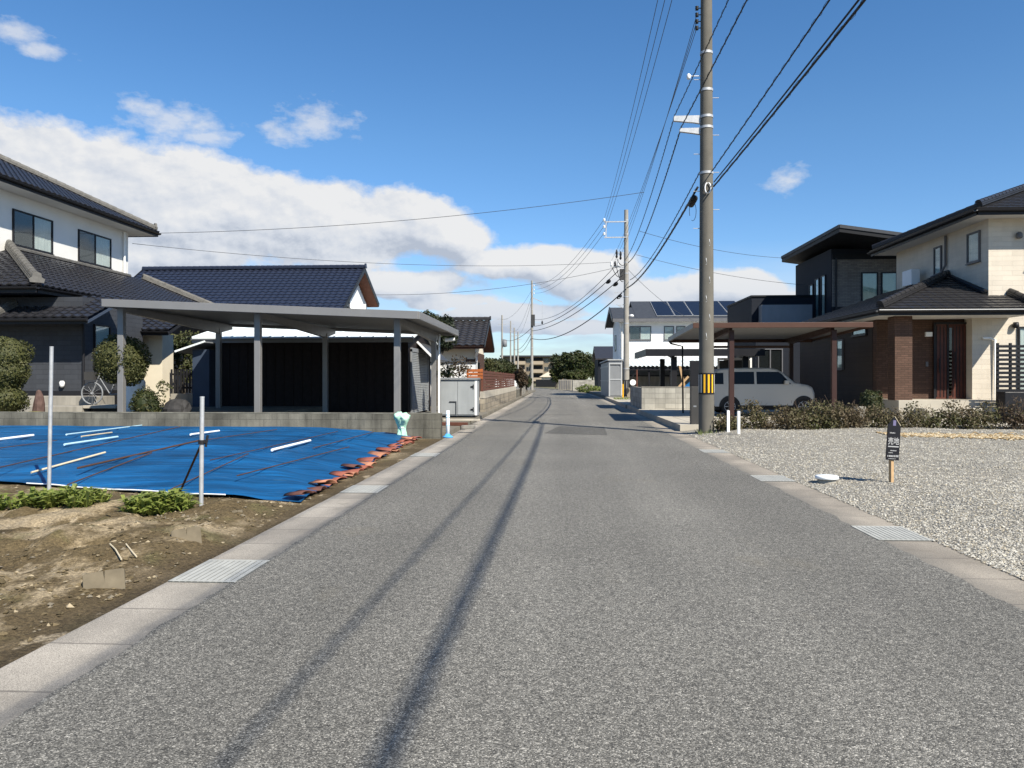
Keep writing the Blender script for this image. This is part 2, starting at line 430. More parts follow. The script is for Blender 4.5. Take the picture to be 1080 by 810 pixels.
class MB:
    def __init__(s):
        s.v = []; s.f = []; s.m = []; s.sm = []
        s.cur = 0; s.smooth = False

    def add(s, pts, faces):
        b = len(s.v)
        s.v.extend([tuple(p) for p in pts])
        for f in faces:
            s.f.append(tuple(i + b for i in f)); s.m.append(s.cur); s.sm.append(s.smooth)

    def box(s, x0, x1, y0, y1, z0, z1):
        x0, x1 = sorted((x0, x1)); y0, y1 = sorted((y0, y1)); z0, z1 = sorted((z0, z1))
        s.obx(V((0, 0, 0)), V((1, 0, 0)), V((0, 1, 0)), V((0, 0, 1)), x0, x1, y0, y1, z0, z1)
        return s

    def obx(s, o, u, v, n, a0, a1, b0, b1, c0, c1):
        P = [o + u * a + v * b + n * c for c in (c0, c1) for b in (b0, b1) for a in (a0, a1)]
        F = [(0, 2, 3, 1), (4, 5, 7, 6), (0, 1, 5, 4), (2, 6, 7, 3), (0, 4, 6, 2), (1, 3, 7, 5)]
        if u.cross(v).dot(n) < 0: F = [f[::-1] for f in F]
        s.add(P, F)
        return s

    def bar(s, a, b, w, h=None, up=V((0, 0, 1))):
        a, b = V(a), V(b); h = w if h is None else h
        d = (b - a); L = d.length; d.normalize()
        if abs(d.dot(up)) > .98: up = V((0, 1, 0))
        r = d.cross(up).normalized(); q = r.cross(d)
        s.obx(a, d, r, q, 0, L, -w / 2, w / 2, -h / 2, h / 2)
        return s

    def tube(s, pts, r, n=8, caps=True, smooth=True):
        pts = [V(p) for p in pts]
        rs = r if isinstance(r, (list, tuple)) else [r] * len(pts)
        sm, s.smooth = s.smooth, smooth
        P = []; ref = None
        for i, p in enumerate(pts):
            t = (pts[min(i + 1, len(pts) - 1)] - pts[max(i - 1, 0)]).normalized()
            if ref is None:
                ref = V((0, 0, 1)) if abs(t.z) < .9 else V((1, 0, 0))
            a = t.cross(ref).normalized(); bb = a.cross(t)
            for k in range(n):
                an = 2 * math.pi * k / n
                P.append(p + (a * math.cos(an) + bb * math.sin(an)) * rs[i])
        F = []
        for i in range(len(pts) - 1):
            for k in range(n):
                k2 = (k + 1) % n
                F.append((i * n + k, (i + 1) * n + k, (i + 1) * n + k2, i * n + k2))
        s.add(P, F)
        s.smooth = False
        if caps:
            s.add(P[:n], [tuple(range(n))]); s.add(P[-n:], [tuple(range(n))[::-1]])
        s.smooth = sm
        return s

    def lathe(s, c, prof, n=16, smooth=True, wob=None):
        """prof: list of (r, z)"""
        c = V(c); P = []; F = []
        for i, (r, z) in enumerate(prof):
            for k in range(n):
                an = 2 * math.pi * k / n
                rr = r * (wob(an, i) if wob else 1)
                P.append(c + V((rr * math.cos(an), rr * math.sin(an), z)))
        for i in range(len(prof) - 1):
            for k in range(n):
                k2 = (k + 1) % n
                F.append((i * n + k, i * n + k2, (i + 1) * n + k2, (i + 1) * n + k))
        F.append(tuple(range(n))[::-1]); F.append(tuple((len(prof) - 1) * n + k for k in range(n)))
        sm, s.smooth = s.smooth, smooth
        s.add(P, F); s.smooth = sm
        return s

    def poly(s, pts):
        s.add(pts, [tuple(range(len(pts)))])
        return s

    def slab(s, pts, d):
        """polygon pts given thickness vector d (opposite its normal is best)"""
        n = len(pts); pts = [V(p) for p in pts]; d = V(d)
        P = pts + [p + d for p in pts]
        F = [tuple(range(n)), tuple(range(2 * n - 1, n - 1, -1))]
        for i in range(n):
            j = (i + 1) % n
            F.append((i, i + n, j + n, j))
        s.add(P, F)
        return s

    def build(s, name, mats, parent=None, loc=None, bevel=0.):
        me = bpy.data.meshes.new(name)
        off = root_of(parent) if parent is not None else (V(loc) if loc is not None else V((0, 0, 0)))
        vv = np.array(s.v, dtype=np.float64).reshape(-1, 3) - np.array(off)
        me.from_pydata(vv.tolist(), [], s.f)
        ml = mats if isinstance(mats, (list, tuple)) else [mats]
        for m_ in ml: me.materials.append(M[m_] if isinstance(m_, str) else m_)
        me.polygons.foreach_set('material_index', s.m)
        me.polygons.foreach_set('use_smooth', s.sm)
        me.update()
        o = bpy.data.objects.new(name, me)
        COL.objects.link(o)
        if parent is not None: o.parent = parent
        elif loc is not None: o.location = loc
        if bevel:
            b = o.modifiers.new('edge', 'BEVEL'); b.width = bevel; b.segments = 2; b.limit_method = 'ANGLE'; b.angle_limit = R(40)
        return o


def tag(o, label, cat, group=None, kind=None):
    if label: o['label'] = label
    if cat: o['category'] = cat
    if group: o['group'] = group
    if kind: o['kind'] = kind
    return o


def thing(name, label, cat, loc, group=None):
    o = bpy.data.objects.new(name, None)
    o.empty_display_size = .3
    COL.objects.link(o)
    o.location = loc
    return tag(o, label, cat, group)


def struct(o, label=None):
    o['kind'] = 'structure'
    if label: o['label'] = label
    return o


def copy_tree(o, parent=None):
    c = o.copy(); COL.objects.link(c)
    if parent is not None: c.parent = parent
    for ch in list(o.children): copy_tree(ch, c)
    return c


UX, UY, UZ = V((1, 0, 0)), V((0, 1, 0)), V((0, 0, 1))


# ------------------------------------------------------------------ building helpers
def tile_slope(mb, A, B, C, D, wave=.30, amp=.035, course=.28, step=.03, cols=6, flat=False):
    """a tiled roof slope: A->B the eave, D above A, C above B (C may equal D); every tile course steps, every tile waves"""
    A, B, C, D = V(A), V(B), V(C), V(D)
    u = (B - A); Lb = u.length; u.normalize()
    top = (C + D) / 2 - A
    t = (top - u * top.dot(u)); Lt = t.length; t.normalize()
    n = u.cross(t)
    if n.z < 0: n = -n
    sD, sC = (D - A).dot(u), (C - A).dot(u)
    lo, hi = min(0, sD), max(Lb, sC)
    ds = wave / cols
    S = np.arange(math.floor(lo / ds), math.ceil(hi / ds) + 1) * ds
    if flat:
        ph = (S / wave) % 1.
        H = np.where(ph < .12, -amp, 0.)
    else:
        ph = (S / wave) % 1.
        H = amp * np.where(ph < .62, np.sin(ph / .62 * math.pi) * 1., -.35 * np.sin((ph - .62) / .38 * math.pi))
    rows = []
    k = 0
    while k * course < Lt - 1e-4:
        t0, t1 = k * course, min(Lt, (k + 1) * course)
        rows += [(t0, step), (t1, 0.)]
        k += 1
    rows = [(0., -step)] + rows
    P = []; clampd = []
    for (tt, st) in rows:
        f = tt / Lt
        l, r = sD * f, Lb + (sC - Lb) * f
        s_ = np.clip(S, l, r)
        clampd.append((S < l - ds) | (S > r + ds))
        base = np.array(A)[None] + s_[:, None] * np.array(u) + tt * np.array(t)[None]
        P.append(base + (H + st)[:, None] * np.array(n))
    nS = len(S)
    F = []
    for i in range(len(rows) - 1):
        for j in range(nS - 1):
            if (clampd[i][j] and clampd[i][j + 1] and clampd[i + 1][j] and clampd[i + 1][j + 1]): continue
            F.append((i * nS + j, i * nS + j + 1, (i + 1) * nS + j + 1, (i + 1) * nS + j))
    flip = u.cross(t).z < 0
    if flip: F = [f[::-1] for f in F]
    mb.add(np.concatenate(P).tolist(), F)


def ridge_cap(mb, P, Q, w=.20, h=.16, seg=.34, layers=2):
    """ridge: courses of flat tiles with half round caps, one by one"""
    P, Q = V(P), V(Q)
    d = Q - P; L = d.length; d.normalize()
    r = d.cross(UZ).normalized(); q = r.cross(d)
    for i in range(layers):
        ww = w * (1.25 - .12 * i)
        mb.obx(P, d, r, q, 0, L, -ww / 2, ww / 2, i * .055, i * .055 + .045)
    z0 = layers * .055
    n = max(1, int(L / seg))
    for k in range(n):
        a, b = L * k / n, L * (k + 1) / n + .02
        pts = []; m = 7
        for (ss, rr) in ((a, w * .5), (b, w * .43)):
            for j in range(m):
                an = math.pi * j / (m - 1)
                pts.append(P + d * ss + r * (math.cos(an) * rr) + q * (z0 + math.sin(an) * rr * .95))
        F = [(j, j + 1, m + j + 1, m + j) for j in range(m - 1)]
        F.append(tuple(range(m))); F.append(tuple(range(2 * m - 1, m - 1, -1)))
        mb.add(pts, F)


def oni(mb, p, d, s=.3):
    """ridge end tile"""
    p, d = V(p), V(d).normalized()
    r = d.cross(UZ).normalized()
    pts = [(-.6, 0), (.6, 0), (.7, .35), (.42, .55), (.38, .9), (0, 1.1), (-.38, .9), (-.42, .55), (-.7, .35)]
    mb.slab([p + r * (a * s) + UZ * (b * s) for a, b in pts], d * .09)


def gutter_line(mb, a, b, r=.06):
    a, b = V(a), V(b)
    d = (b - a).normalized(); q = d.cross(UZ).normalized()
    pts = []; m = 7
    for p in (a, b):
        for j in range(m):
            an = math.pi + math.pi * j / (m - 1)
            pts.append(p + q * (math.cos(an) * r) + UZ * (math.sin(an) * r))
        for j in range(m):
            an = 2 * math.pi - math.pi * j / (m - 1)
            pts.append(p + q * (math.cos(an) * r * .85) + UZ * (math.sin(an) * r * .85))
    k = 2 * m
    F = [(j, (j + 1) % k, k + (j + 1) % k, k + j) for j in range(k)]
    F += [tuple(range(k)), tuple(range(2 * k - 1, k - 1, -1))]
    mb.add(pts, F)


def window(parent, o, u, n, w, h, sashes=2, frame='black_trim', curtain=None, dark=(), glass='glass', name='window', bw=.05, deep=.06, label=None):
    """a sash window standing proud of a wall. o: lower corner, u: along the wall, n: outwards"""
    o, u, n = V(o), V(u), V(n)
    f = MB()
    f.obx(o, u, UZ, n, -bw, w + bw, -bw, 0, 0, deep)
    f.obx(o, u, UZ, n, -bw, w + bw, h, h + bw, 0, deep)
    f.obx(o, u, UZ, n, -bw, 0, 0, h, 0, deep)
    f.obx(o, u, UZ, n, w, w + bw, 0, h, 0, deep)
    f.obx(o, u, UZ, n, -bw - .02, w + bw + .02, -bw - .03, -bw, 0, deep + .03)
    for i in range(1, sashes):
        x = w * i / sashes
        f.obx(o, u, UZ, n, x - bw * .55, x + bw * .55, 0, h, .006, deep - .008)
    fo = f.build(name, frame, parent)
    if label: fo['label'] = label
    for i in range(sashes):
        a, b = w * i / sashes + (bw * .55 if i else 0), w * (i + 1) / sashes - (bw * .55 if i < sashes - 1 else 0)
        g = MB().obx(o, u, UZ, n, a, b, 0, h, .028, .033)
        g.build('pane', glass, fo)
        if i in dark:
            MB().obx(o, u, UZ, n, a, b, 0, h, .003, .012).build('screen', 'screen', fo)
        elif curtain:
            c = MB(); m = max(6, int((b - a) / .05)); pts = []
            for j in range(m + 1):
                x = a + (b - a) * j / m
                q = .010 + .007 * math.sin(j * 1.9) + .002 * math.sin(j * .7)
                pts.append((x, q))
            P = [o + u * x + n * q + UZ * (.005) for x, q in pts] + [o + u * x + n * q + UZ * (h - .005) for x, q in pts]
            F = [(j, j + 1, m + 1 + j + 1, m + 1 + j) for j in range(m)]
            c.smooth = True
            c.add(P, F)
            c.build('curtain', curtain, fo)
        else:
            MB().obx(o, u, UZ, n, a, b, 0, h, .003, .010).build('interior', 'dark_room', fo)
    return fo


def leaf_mesh(name, lobes, n, size, material, parent=None, loc=None, shell=.55, core=.0, rough=.25, jitter=1., aspect=.55, seed=1, flat=0., lab=None):
    """a crown as many small leaf faces spread through the volume of its lobes"""
    g = np.random.default_rng(seed)
    L = np.array(lobes, dtype=float)
    wgt = (L[:, 3] * L[:, 4] + L[:, 4] * L[:, 5] + L[:, 3] * L[:, 5]); wgt /= wgt.sum()
    idx = g.choice(len(L), n, p=wgt)
    d = g.normal(size=(n, 3)); d /= np.linalg.norm(d, axis=1)[:, None]
    rad = g.uniform(shell ** 3, 1, n) ** (1 / 3)
    # uneven outline
    k = g.normal(size=(9, 3)) * 2.6; ph = g.uniform(0, 6.28, 9)
    wob = sum(np.sin(d @ k[i] + ph[i] + idx * 1.7) for i in range(9)) / 9
    rad = rad * (1 + rough * wob * 1.6) * (1 + g.normal(size=n) * .03)
    p = L[idx, :3] + d * rad[:, None] * L[idx, 3:6]
    nr = d * .8 + g.normal(size=(n, 3)) * jitter
    nr[:, 2] += .3
    nr /= np.linalg.norm(nr, axis=1)[:, None]
    a = np.cross(nr, g.normal(size=(n, 3))); a /= np.linalg.norm(a, axis=1)[:, None]
    b = np.cross(nr, a)
    s = size * g.uniform(.55, 1.35, n)[:, None]
    q = nr * s * .18
    P = np.stack([p - a * s, p - b * s * aspect + q, p + a * s, p + b * s * aspect + q], 1).reshape(-1, 3)
    F = np.arange(n * 4).reshape(-1, 4).tolist()
    mb = MB(); mb.add(P.tolist(), F)
    if core:
        for (x, y, z, rx, ry, rz) in lobes:
            sp = []
            for i in range(9):
                ph_ = math.pi * i / 8
                sp.append((max(.001, math.sin(ph_)) * core, -math.cos(ph_) * core))
            pts = []; m = 14
            for (r_, z_) in sp:
                for j in range(m):
                    an = 2 * math.pi * j / m
                    pts.append((x + rx * r_ * math.cos(an), y + ry * r_ * math.sin(an), z + rz * z_))
            Fc = [(i * m + j, i * m + (j + 1) % m, (i + 1) * m + (j + 1) % m, (i + 1) * m + j) for i in range(8) for j in range(m)]
            mb.add(pts, Fc)
    return mb.build(name, material, parent, loc)


def stones(name, P, S, mats, seed, squash=.6):
    """many loose stones in one stuff mesh: distorted octahedra"""
    g = np.random.default_rng(seed)
    n = len(P)
    base = np.array([(1, 0, 0), (-1, 0, 0), (0, 1, 0), (0, -1, 0), (0, 0, 1), (0, 0, -1)], float)
    vv = base[None] * g.uniform(.6, 1.25, (n, 6, 1)) + g.normal(size=(n, 6, 3)) * .18
    an = g.uniform(0, 6.28, n); c, s = np.cos(an), np.sin(an)
    x = vv[..., 0] * c[:, None] - vv[..., 1] * s[:, None]
    y = vv[..., 0] * s[:, None] + vv[..., 1] * c[:, None]
    z = vv[..., 2] * squash + .25 * x * g.normal(size=(n, 1)) * .6
    w = np.stack([x, y, z], -1) * S[:, None, None] + P[:, None, :]
    fb = np.array([(0, 2, 4), (2, 1, 4), (1, 3, 4), (3, 0, 4), (2, 0, 5), (1, 2, 5), (3, 1, 5), (0, 3, 5)])
    F = (fb[None] + (np.arange(n) * 6)[:, None, None]).reshape(-1, 3)
    me = bpy.data.meshes.new(name)
    me.from_pydata(w.reshape(-1, 3).tolist(), [], F.tolist())
    for m_ in mats: me.materials.append(M[m_])
    me.polygons.foreach_set('material_index', np.repeat(g.integers(0, len(mats), n), 8).astype(np.int32))
    me.update()
    o = bpy.data.objects.new(name, me); COL.objects.link(o)
    return o


def fb(x, y, s, o=4):
    return noise.fractal(V((x * s, y * s, 3.1)), 1., 2.1, o)


def grid_obj(name, xs, ys, hf, material, warp=None):
    P = []
    for y in ys:
        for x in xs:
            X, Y = (x, y) if warp is None else warp(x, y)
            P.append((X, Y, hf(X, Y)))
    n = len(xs)
    F = [(j * n + i, j * n + i + 1, (j + 1) * n + i + 1, (j + 1) * n + i) for j in range(len(ys) - 1) for i in range(n - 1)]
    mb = MB(); mb.smooth = True
    mb.add(P, F)
    return mb.build(name, material)


def wire_pts(a, b, sag, n=24):
    a, b = V(a), V(b)
    return [a.lerp(b, i / n) - UZ * (sag * 4 * (i / n) * (1 - i / n)) for i in range(n + 1)]


# ================================================================== ground, street
def bend(y):
    return -.0016 * (y - 60) ** 2 if y > 60 else 0.


def strip(name, x0, x1, y0, y1, z, material, nx=2, step=2.):
    ny = max(2, int((y1 - y0) / step) + 1)
    xs = np.linspace(x0, x1, nx); ys = np.linspace(y0, y1, ny)
    return grid_obj(name, xs, ys, lambda X, Y: z, material, warp=lambda x, y: (x + bend(y), y))


g = MB(); g.poly([(-3000, -600, -.16), (3000, -600, -.16), (3000, 4000, -.16), (-3000, 4000, -.16)])
struct(g.build('ground', 'earth'))
ys = np.concatenate([np.arange(-40, 1, 1.), np.arange(1, 22, .05), np.arange(22, 60, .25), np.arange(60, 191, 2.)])
mb = MB(); P = []
for y in ys:
    el_, er_ = (.035 * noise.fractal(V((0, y * 2.3, 1.)), 1., 2., 4), .035 * noise.fractal(V((9, y * 2.1, 4.)), 1., 2., 4))
    P += [(-2.17 + el_ + bend(y), y, 0.), (bend(y), y, 0.), (2.71 + er_ + bend(y), y, 0.)]
mb.add(P, [(i * 3 + j, i * 3 + j + 1, i * 3 + j + 4, i * 3 + j + 3) for i in range(len(ys) - 1) for j in (0, 1)])
struct(mb.build('road', 'asphalt'))
struct(strip('gutter', -2.61, -2.08, -40, 150, -.004, 'lid_l'))
struct(strip('gutter', 2.64, 3.15, -40, 150, -.004, 'lid_r'))
# asphalt patch and crack strip
g = MB(); a, b, c, d = gp(574, 457), gp(641, 459), gp(637, 450.5), gp(590, 449.5)
g.poly([V((p.x, p.y, .004)) for p in (a, b, c, d)])
struct(g.build('asphalt_patch', 'patch'))
g = MB(); g.box(-.75, .55, 29.1, 29.32, .001, .004)
struct(g.build('asphalt_patch', 'patch'))


# steel grates let into the gutters
def grate(x0, x1, y0, y1, label):
    t = thing('gutter_grate', label, 'grate', ((x0 + x1) / 2, (y0 + y1) / 2, .006), 'steel grates in the gutters')
    f = MB(); f.box(x0, x1, y0, y1, -.010, .0015); f.build('backing', 'grate_dark', t)
    f = MB()
    n = 11
    for i in range(n):
        a = x0 + (x1 - x0) * i / n
        f.box(a, a + (x1 - x0) / n - .009, y0, y1, .0018, .0045)
    f.box(x0, x1, y0, y0 + .03, .002, .0055); f.box(x0, x1, y1 - .03, y1, .002, .0055)
    f.build('bar_panel', 'grate', t)


for y, w in ((4.98, 'beside the bare soil, nearest the camera'), (9.0, 'beside the near end of the orange tile row'),
             (13.3, 'halfway along the orange tile row')):
    grate(-2.60, -2.14, y, y + .62, 'steel grate in the left gutter, ' + w)
for y, w in ((6.62, 'large and nearest the camera, below the black sign'), (10.35, 'beside the white round cap'), (14.3, 'small, near the two white stakes')):
    grate(2.68, 3.14, y, y + .62, 'steel grate in the right gutter, ' + w)


# bare soil plot on the left
def soil_h(x, y):
    e = min(1., max(0., (-2.62 - x) / .55)); e = e * e * (3 - 2 * e)
    m = math.exp(-((y - 5.7) / .8) ** 2) * (.10 + .10 * fb(x, y, .8))
    m += math.exp(-((x + 4.0) / .5) ** 2 - ((y - 5.9) / .4) ** 2) * .10
    m += math.exp(-((x + 3.35) / .45) ** 2 - ((y - 7.7) / .45) ** 2) * .10
    m += math.exp(-((x + 4.4) / .7) ** 2 - ((y - 4.6) / .4) ** 2) * .09
    hgt = -.02 + e * (.03 + m + .045 * fb(x, y, .9, 5) + .075 * fb(x, y, 2.6, 5) * min(1., (-2.62 - x) / 1.2) + .012 * fb(x, y, 14., 3))
    tb = min(1., max(0., (y - 7.6 + (x + 2.65) * .1) / .8))
    return hgt * (1 - tb * .9)


xs = np.concatenate([np.arange(-24, -9, .6), np.arange(-9, -2.6, .05), [-2.605]])
ys = np.concatenate([np.arange(-4, 2.2, .4), np.arange(2.2, 10.2, .06), np.arange(10.3, 18.2, 1.)])
struct(grid_obj('bare_soil', xs, ys, soil_h, 'soil'))
n = 3200
yy = RNG.uniform(3.0, 9.2, n); xx = -2.75 - RNG.uniform(0, 1, n) ** 1.3 * (yy * .55 + .8)
keep = np.array([fb(a, b, .7, 4) + .25 > RNG.uniform(-.2, .6) for a, b in zip(xx, yy)])
xx, yy = xx[keep], yy[keep]
P = np.array([(a, b, soil_h(a, b) + .004) for a, b in zip(xx, yy)])
o = stones('soil_clods', P, RNG.uniform(.006, .026, len(P)) * np.where(RNG.uniform(0, 1, len(P)) < .04, 1.25, 1), ['clod0', 'clod1', 'clod0', 'clod1', 'clod2', 'clod3'], 3)
tag(o, 'small loose clods and stones over the bare brown soil', 'soil clods', kind='stuff')

# broken concrete pieces, sticks
for (x, y, rz, w, dd, h_, lab) in ((*gp(110, 616, .04).xy, .5, .24, .05, .11, 'pale broken concrete slab half sunk in the soil, the nearest of three'),
                                   (*gp(197, 573, .04).xy, .5, .22, .05, .10, 'smaller pale broken concrete slab in the soil, behind the nearest one'),
                                   (*gp(250, 543, .03).xy, .26, .1, .16, .03, 'small flat pale slab lying near the shorter metal stake')):
    mb = MB()
    z0 = soil_h(x, y)
    mb.slab([(-w / 2, 0, -.06), (w / 2, 0, -.06), (w / 2, .004, h_ * .93), (w / 2 - .012, .004, h_), (.006, 0, h_ * 1.02), (.002, 0, h_ * .55), (-.003, 0, h_ * 1.0), (-w / 2 + .015, 0, h_ * .97), (-w / 2, 0, h_ * .86)], (0, dd, .01))
    o = mb.build('concrete_slab', 'clump', loc=None, bevel=.008)
    o.location = (x, y, z0); o.rotation_euler = (R(-24), R(-4), rz)
    tag(o, lab, 'concrete slab', 'broken concrete slabs')
for pts, lab in (([(116, 574), (122, 578), (128, 584)], 'thin bleached stick lying on the soil mound, left of the pair'),
                 ([(133, 574), (140, 579), (144, 581)], 'thin bleached stick lying on the soil mound, right of the pair')):
    q = [gp(a, b, .12) for a, b in pts]
    q = [V((p.x, p.y, soil_h(p.x, p.y) + .02)) for p in q]
    o = MB().tube(q, .006, 6).build('stick', 'bamboo', loc=q[0])
    tag(o, lab, 'stick', 'sticks on the soil')


# weed clumps
def weeds(x0, x1, y0, y1, n, seed, label):
    g = np.random.default_rng(seed)
    cx, cy = (x0 + x1) / 2, (y0 + y1) / 2
    mb = MB()
    for i in range(n):
        x = cx + (x1 - x0) / 2 * max(-1.1, min(1.1, g.normal() * .55)); y = cy + (y1 - y0) / 2 * max(-1, min(1, g.normal() * .5))
        z = soil_h(x, y)
        for j in range(g.integers(3, 6)):
            an = g.uniform(0, 6.28); L = g.uniform(.09, .23); w = g.uniform(.013, .028)
            d = V((math.cos(an), math.sin(an), 0)); s_ = V((-d.y, d.x, 0))
            up = g.uniform(.5, 1.3)
            p0 = V((x, y, z - .01)); p1 = p0 + d * L * .45 + UZ * L * up * .7; p2 = p0 + d * L * .95 + UZ * L * (up * .7 - .05)
            mb.add([p0 - s_ * w * .2, p0 + s_ * w * .2, p1 + s_ * w, p1 - s_ * w, p2], [(0, 1, 2, 3), (3, 2, 4)])
    o = mb.build('weed_clump', 'leaf_weed', loc=(cx, cy, soil_h(cx, cy)))
    tag(o, label, 'weeds', 'weed clumps by the tarpaulin')


weeds(-5.6, -4.85, 7.55, 7.95, 260, 11, 'bright green weed clump at the foot of the taller metal stake')
weeds(-4.30, -3.75, 7.35, 7.70, 230, 12, 'compact green weed clump just left of the shorter metal stake')
weeds(-6.05, -5.75, 7.5, 7.8, 60, 13, 'sparse green weeds at the very left edge of the photo')


# blue tarpaulin
def tarp_h(x, y):
    yn = 8.18 + (-2.65 - x) * .28
    xr = -2.80 - (y - 8.2) * .045
    e1 = min(1., max(0., (y - yn) / 2.2)); e2 = min(1., max(0., (xr - x) / 2.6)); e3 = min(1., max(0., (17.75 - y) / .8))
    e = (e1 * (2 - e1)) * (e2 * (2 - e2))
    hgt = .03 + .24 * e * (.5 + .5 * e3)
    hgt += .019 * fb(x * .5, y * 2.4, .9, 5) + .010 * math.sin(y * 9 + 2 * fb(x, y, .5)) * min(1, e2 * 3 + .15)
    hgt += .02 * (1 - e2) * math.sin(x * 6 + y * 5.)
    return max(hgt, .012)


us = np.linspace(0, 1, 150); vs_ = np.linspace(0, 1, 120)


def tarp_warp(u, v):
    y_r = 8.2 + v * 9.4
    x = -2.80 - (y_r - 8.2) * .045 - (u ** 1.25) * 14.
    yn = 8.18 + (-2.65 - x) * .28
    y = yn + (17.66 - yn) * v
    e = .05 * noise.noise(V((x * 1.7, y * 1.7, 0)))
    return x + (e if u < .02 else 0), y + (e if v < .02 else 0)


P = []; H = []
mb = MB(); mb.smooth = True
for v in vs_:
    for u in us:
        x, y = tarp_warp(u, v); P.append((x, y, tarp_h(x, y)))
n = len(us)
mb.add(P, [(j * n + i + 1, j * n + i, (j + 1) * n + i, (j + 1) * n + i + 1) for j in range(len(vs_) - 1) for i in range(n - 1)])
tag(mb.build('tarpaulin', 'tarp', loc=(-6, 12, 0)), 'large wrinkled blue tarpaulin spread over the vacant plot', 'tarpaulin')

# white hem along the tarpaulin's near edge
mb = MB(); q = []
for i in range(40):
    x = -3.75 - i * .075; y = 8.18 + (-2.65 - x) * .28 - .02
    q.append((x, y + .02 * fb(x, 0, 2.), max(soil_h(x, y), tarp_h(x, y)) + .010))
mb.tube(q, .009, 6)
tag(mb.build('hem_pipe', 'pvc', loc=q[0]), 'thin white pipe lying along the near edge of the blue tarpaulin', 'pipe')


def lay(name, a, b, r, material, label, cat, group, h0=None, n=10):
    A, B = gp(*a, .2), gp(*b, .2)
    for _ in range(4):
        A = gp(*a, tarp_h(A.x, A.y)); B = gp(*b, tarp_h(B.x, B.y))
    q = []
    for i in range(n + 1):
        p = A.lerp(B, i / n)
        q.append(V((p.x, p.y, tarp_h(p.x, p.y) + r + .012)))
    if True:       # stiff: straight between its highest points
        z0 = max(q[0].z, q[1].z); z1 = max(q[-1].z, q[-2].z)
        lift = max(0, max(q[i].z - (z0 + (z1 - z0) * i / n) for i in range(n + 1)))
        q = [V((p.x, p.y, z0 + (z1 - z0) * i / n + lift * (.6 if name != 'cord' else .85))) for i, p in enumerate(q)]
    o = MB().tube(q, r, 7).build(name, material, loc=q[0])
    tag(o, label, cat, group)


PG = 'pipes lying on the tarpaulin'
lay('pipe', (-25, 469), (35, 462), .023, 'pvc', 'white pipe on the tarpaulin running off the left edge of the photo', 'pipe', PG)
lay('pipe', (70, 463), (157, 451), .016, 'pvc_blue', 'long pale blue pipe on the tarpaulin, farthest, near the block wall', 'pipe', PG)
lay('pipe', (86, 462.5), (118, 458.5), .015, 'bamboo', 'short beige cane lying beside the long pale blue pipe', 'pipe', PG)
lay('pipe', (68, 473), (124, 464), .019, 'pvc_blue', 'pale blue pipe on the tarpaulin below the long pale blue one', 'pipe', PG)
lay('pipe', (33, 494), (111, 480), .015, 'bamboo', 'weathered beige cane on the tarpaulin behind the taller metal stake', 'pipe', PG)
lay('pipe', (201, 461.5), (231, 456), .020, 'pvc', 'short white pipe on the tarpaulin behind the shorter metal stake', 'pipe', PG)
lay('pipe', (287, 478.5), (327, 467), .023, 'pvc', 'white pipe alone in the middle of the tarpaulin', 'pipe', PG)
RG = 'rusty rods lying on the tarpaulin'
lay('rod', (82, 494.5), (213, 468), .014, 'rust', 'thick rusty rod leading to the shorter metal stake', 'rod', RG)
lay('rod', (71, 500), (160, 480), .008, 'rust', 'thin rusty rod just in front of the thick one', 'rod', RG)
lay('cord', (-10, 493), (190, 457), .008, 'rust', 'long dark cord crossing the tarpaulin from the left edge of the photo', 'cord', RG, n=40)
lay('cord', (-10, 478), (60, 467), .0065, 'rust', 'short dark cord near the left edge of the tarpaulin', 'cord', RG, n=20)
lay('cord', (180, 505), (262, 486), .0065, 'rust', 'dark cord across the tarpaulin right of the shorter stake', 'cord', RG, n=20)
lay('cord', (222, 490), (356, 458), .0065, 'rust', 'long dark cord below the lone white pipe in mid tarpaulin', 'cord', RG, n=30)
lay('cord', (250, 507), (368, 476), .0075, 'rust', 'dark cord nearest the orange tiles in front of the lone white pipe', 'cord', RG, n=30)
lay('cord', (330, 475), (394, 458), .0075, 'rust', 'dark cord ending at the block wall left of the green netting', 'cord', RG, n=20)
lay('cord', (205, 467), (292, 454), .0065, 'rust', 'dark cord reaching the block wall behind the shorter stake', 'cord', RG, n=20)

# metal stakes
for (px, z, top, dx, lab) in ((51.5, 9.25, 1.74, .035, 'taller grey metal pipe stake leaning slightly, by the left weed clump'),
                              (212, 7.85, 1.17, .012, 'shorter grey metal pipe stake with a black clamp, in front of the tarpaulin')):
    x, y = at(px, z); z0 = soil_h(x, y)
    t = thing('metal_stake', lab, 'stake', (x, y, z0), 'pipe stakes')
    MB().tube([(x, y, z0 - .1), (x + dx, y, top)], .022, 12, caps=False).build('pipe', 'galv', t)
    MB().tube([(x + dx, y, top - .01), (x + dx, y, top + .004)], .0235, 12).build('cap', 'galv', t)
    if px > 100:
        c = MB(); c.tube([(x + .007, y, .69), (x + .007, y, .73)], .034, 10); c.box(x, x + .06, y - .02, y + .02, .70, .72)
        c.tube([(x + .05, y, .66), (x + .07, y, .78)], .012, 6)
        c.build('clamp', 'black_rubber', t)
        p = gp(188, 520, .06)
        MB().tube([(x, y + .03, .71), (p.x, p.y, .03)], .013, 6).build('brace', 'rust', t)

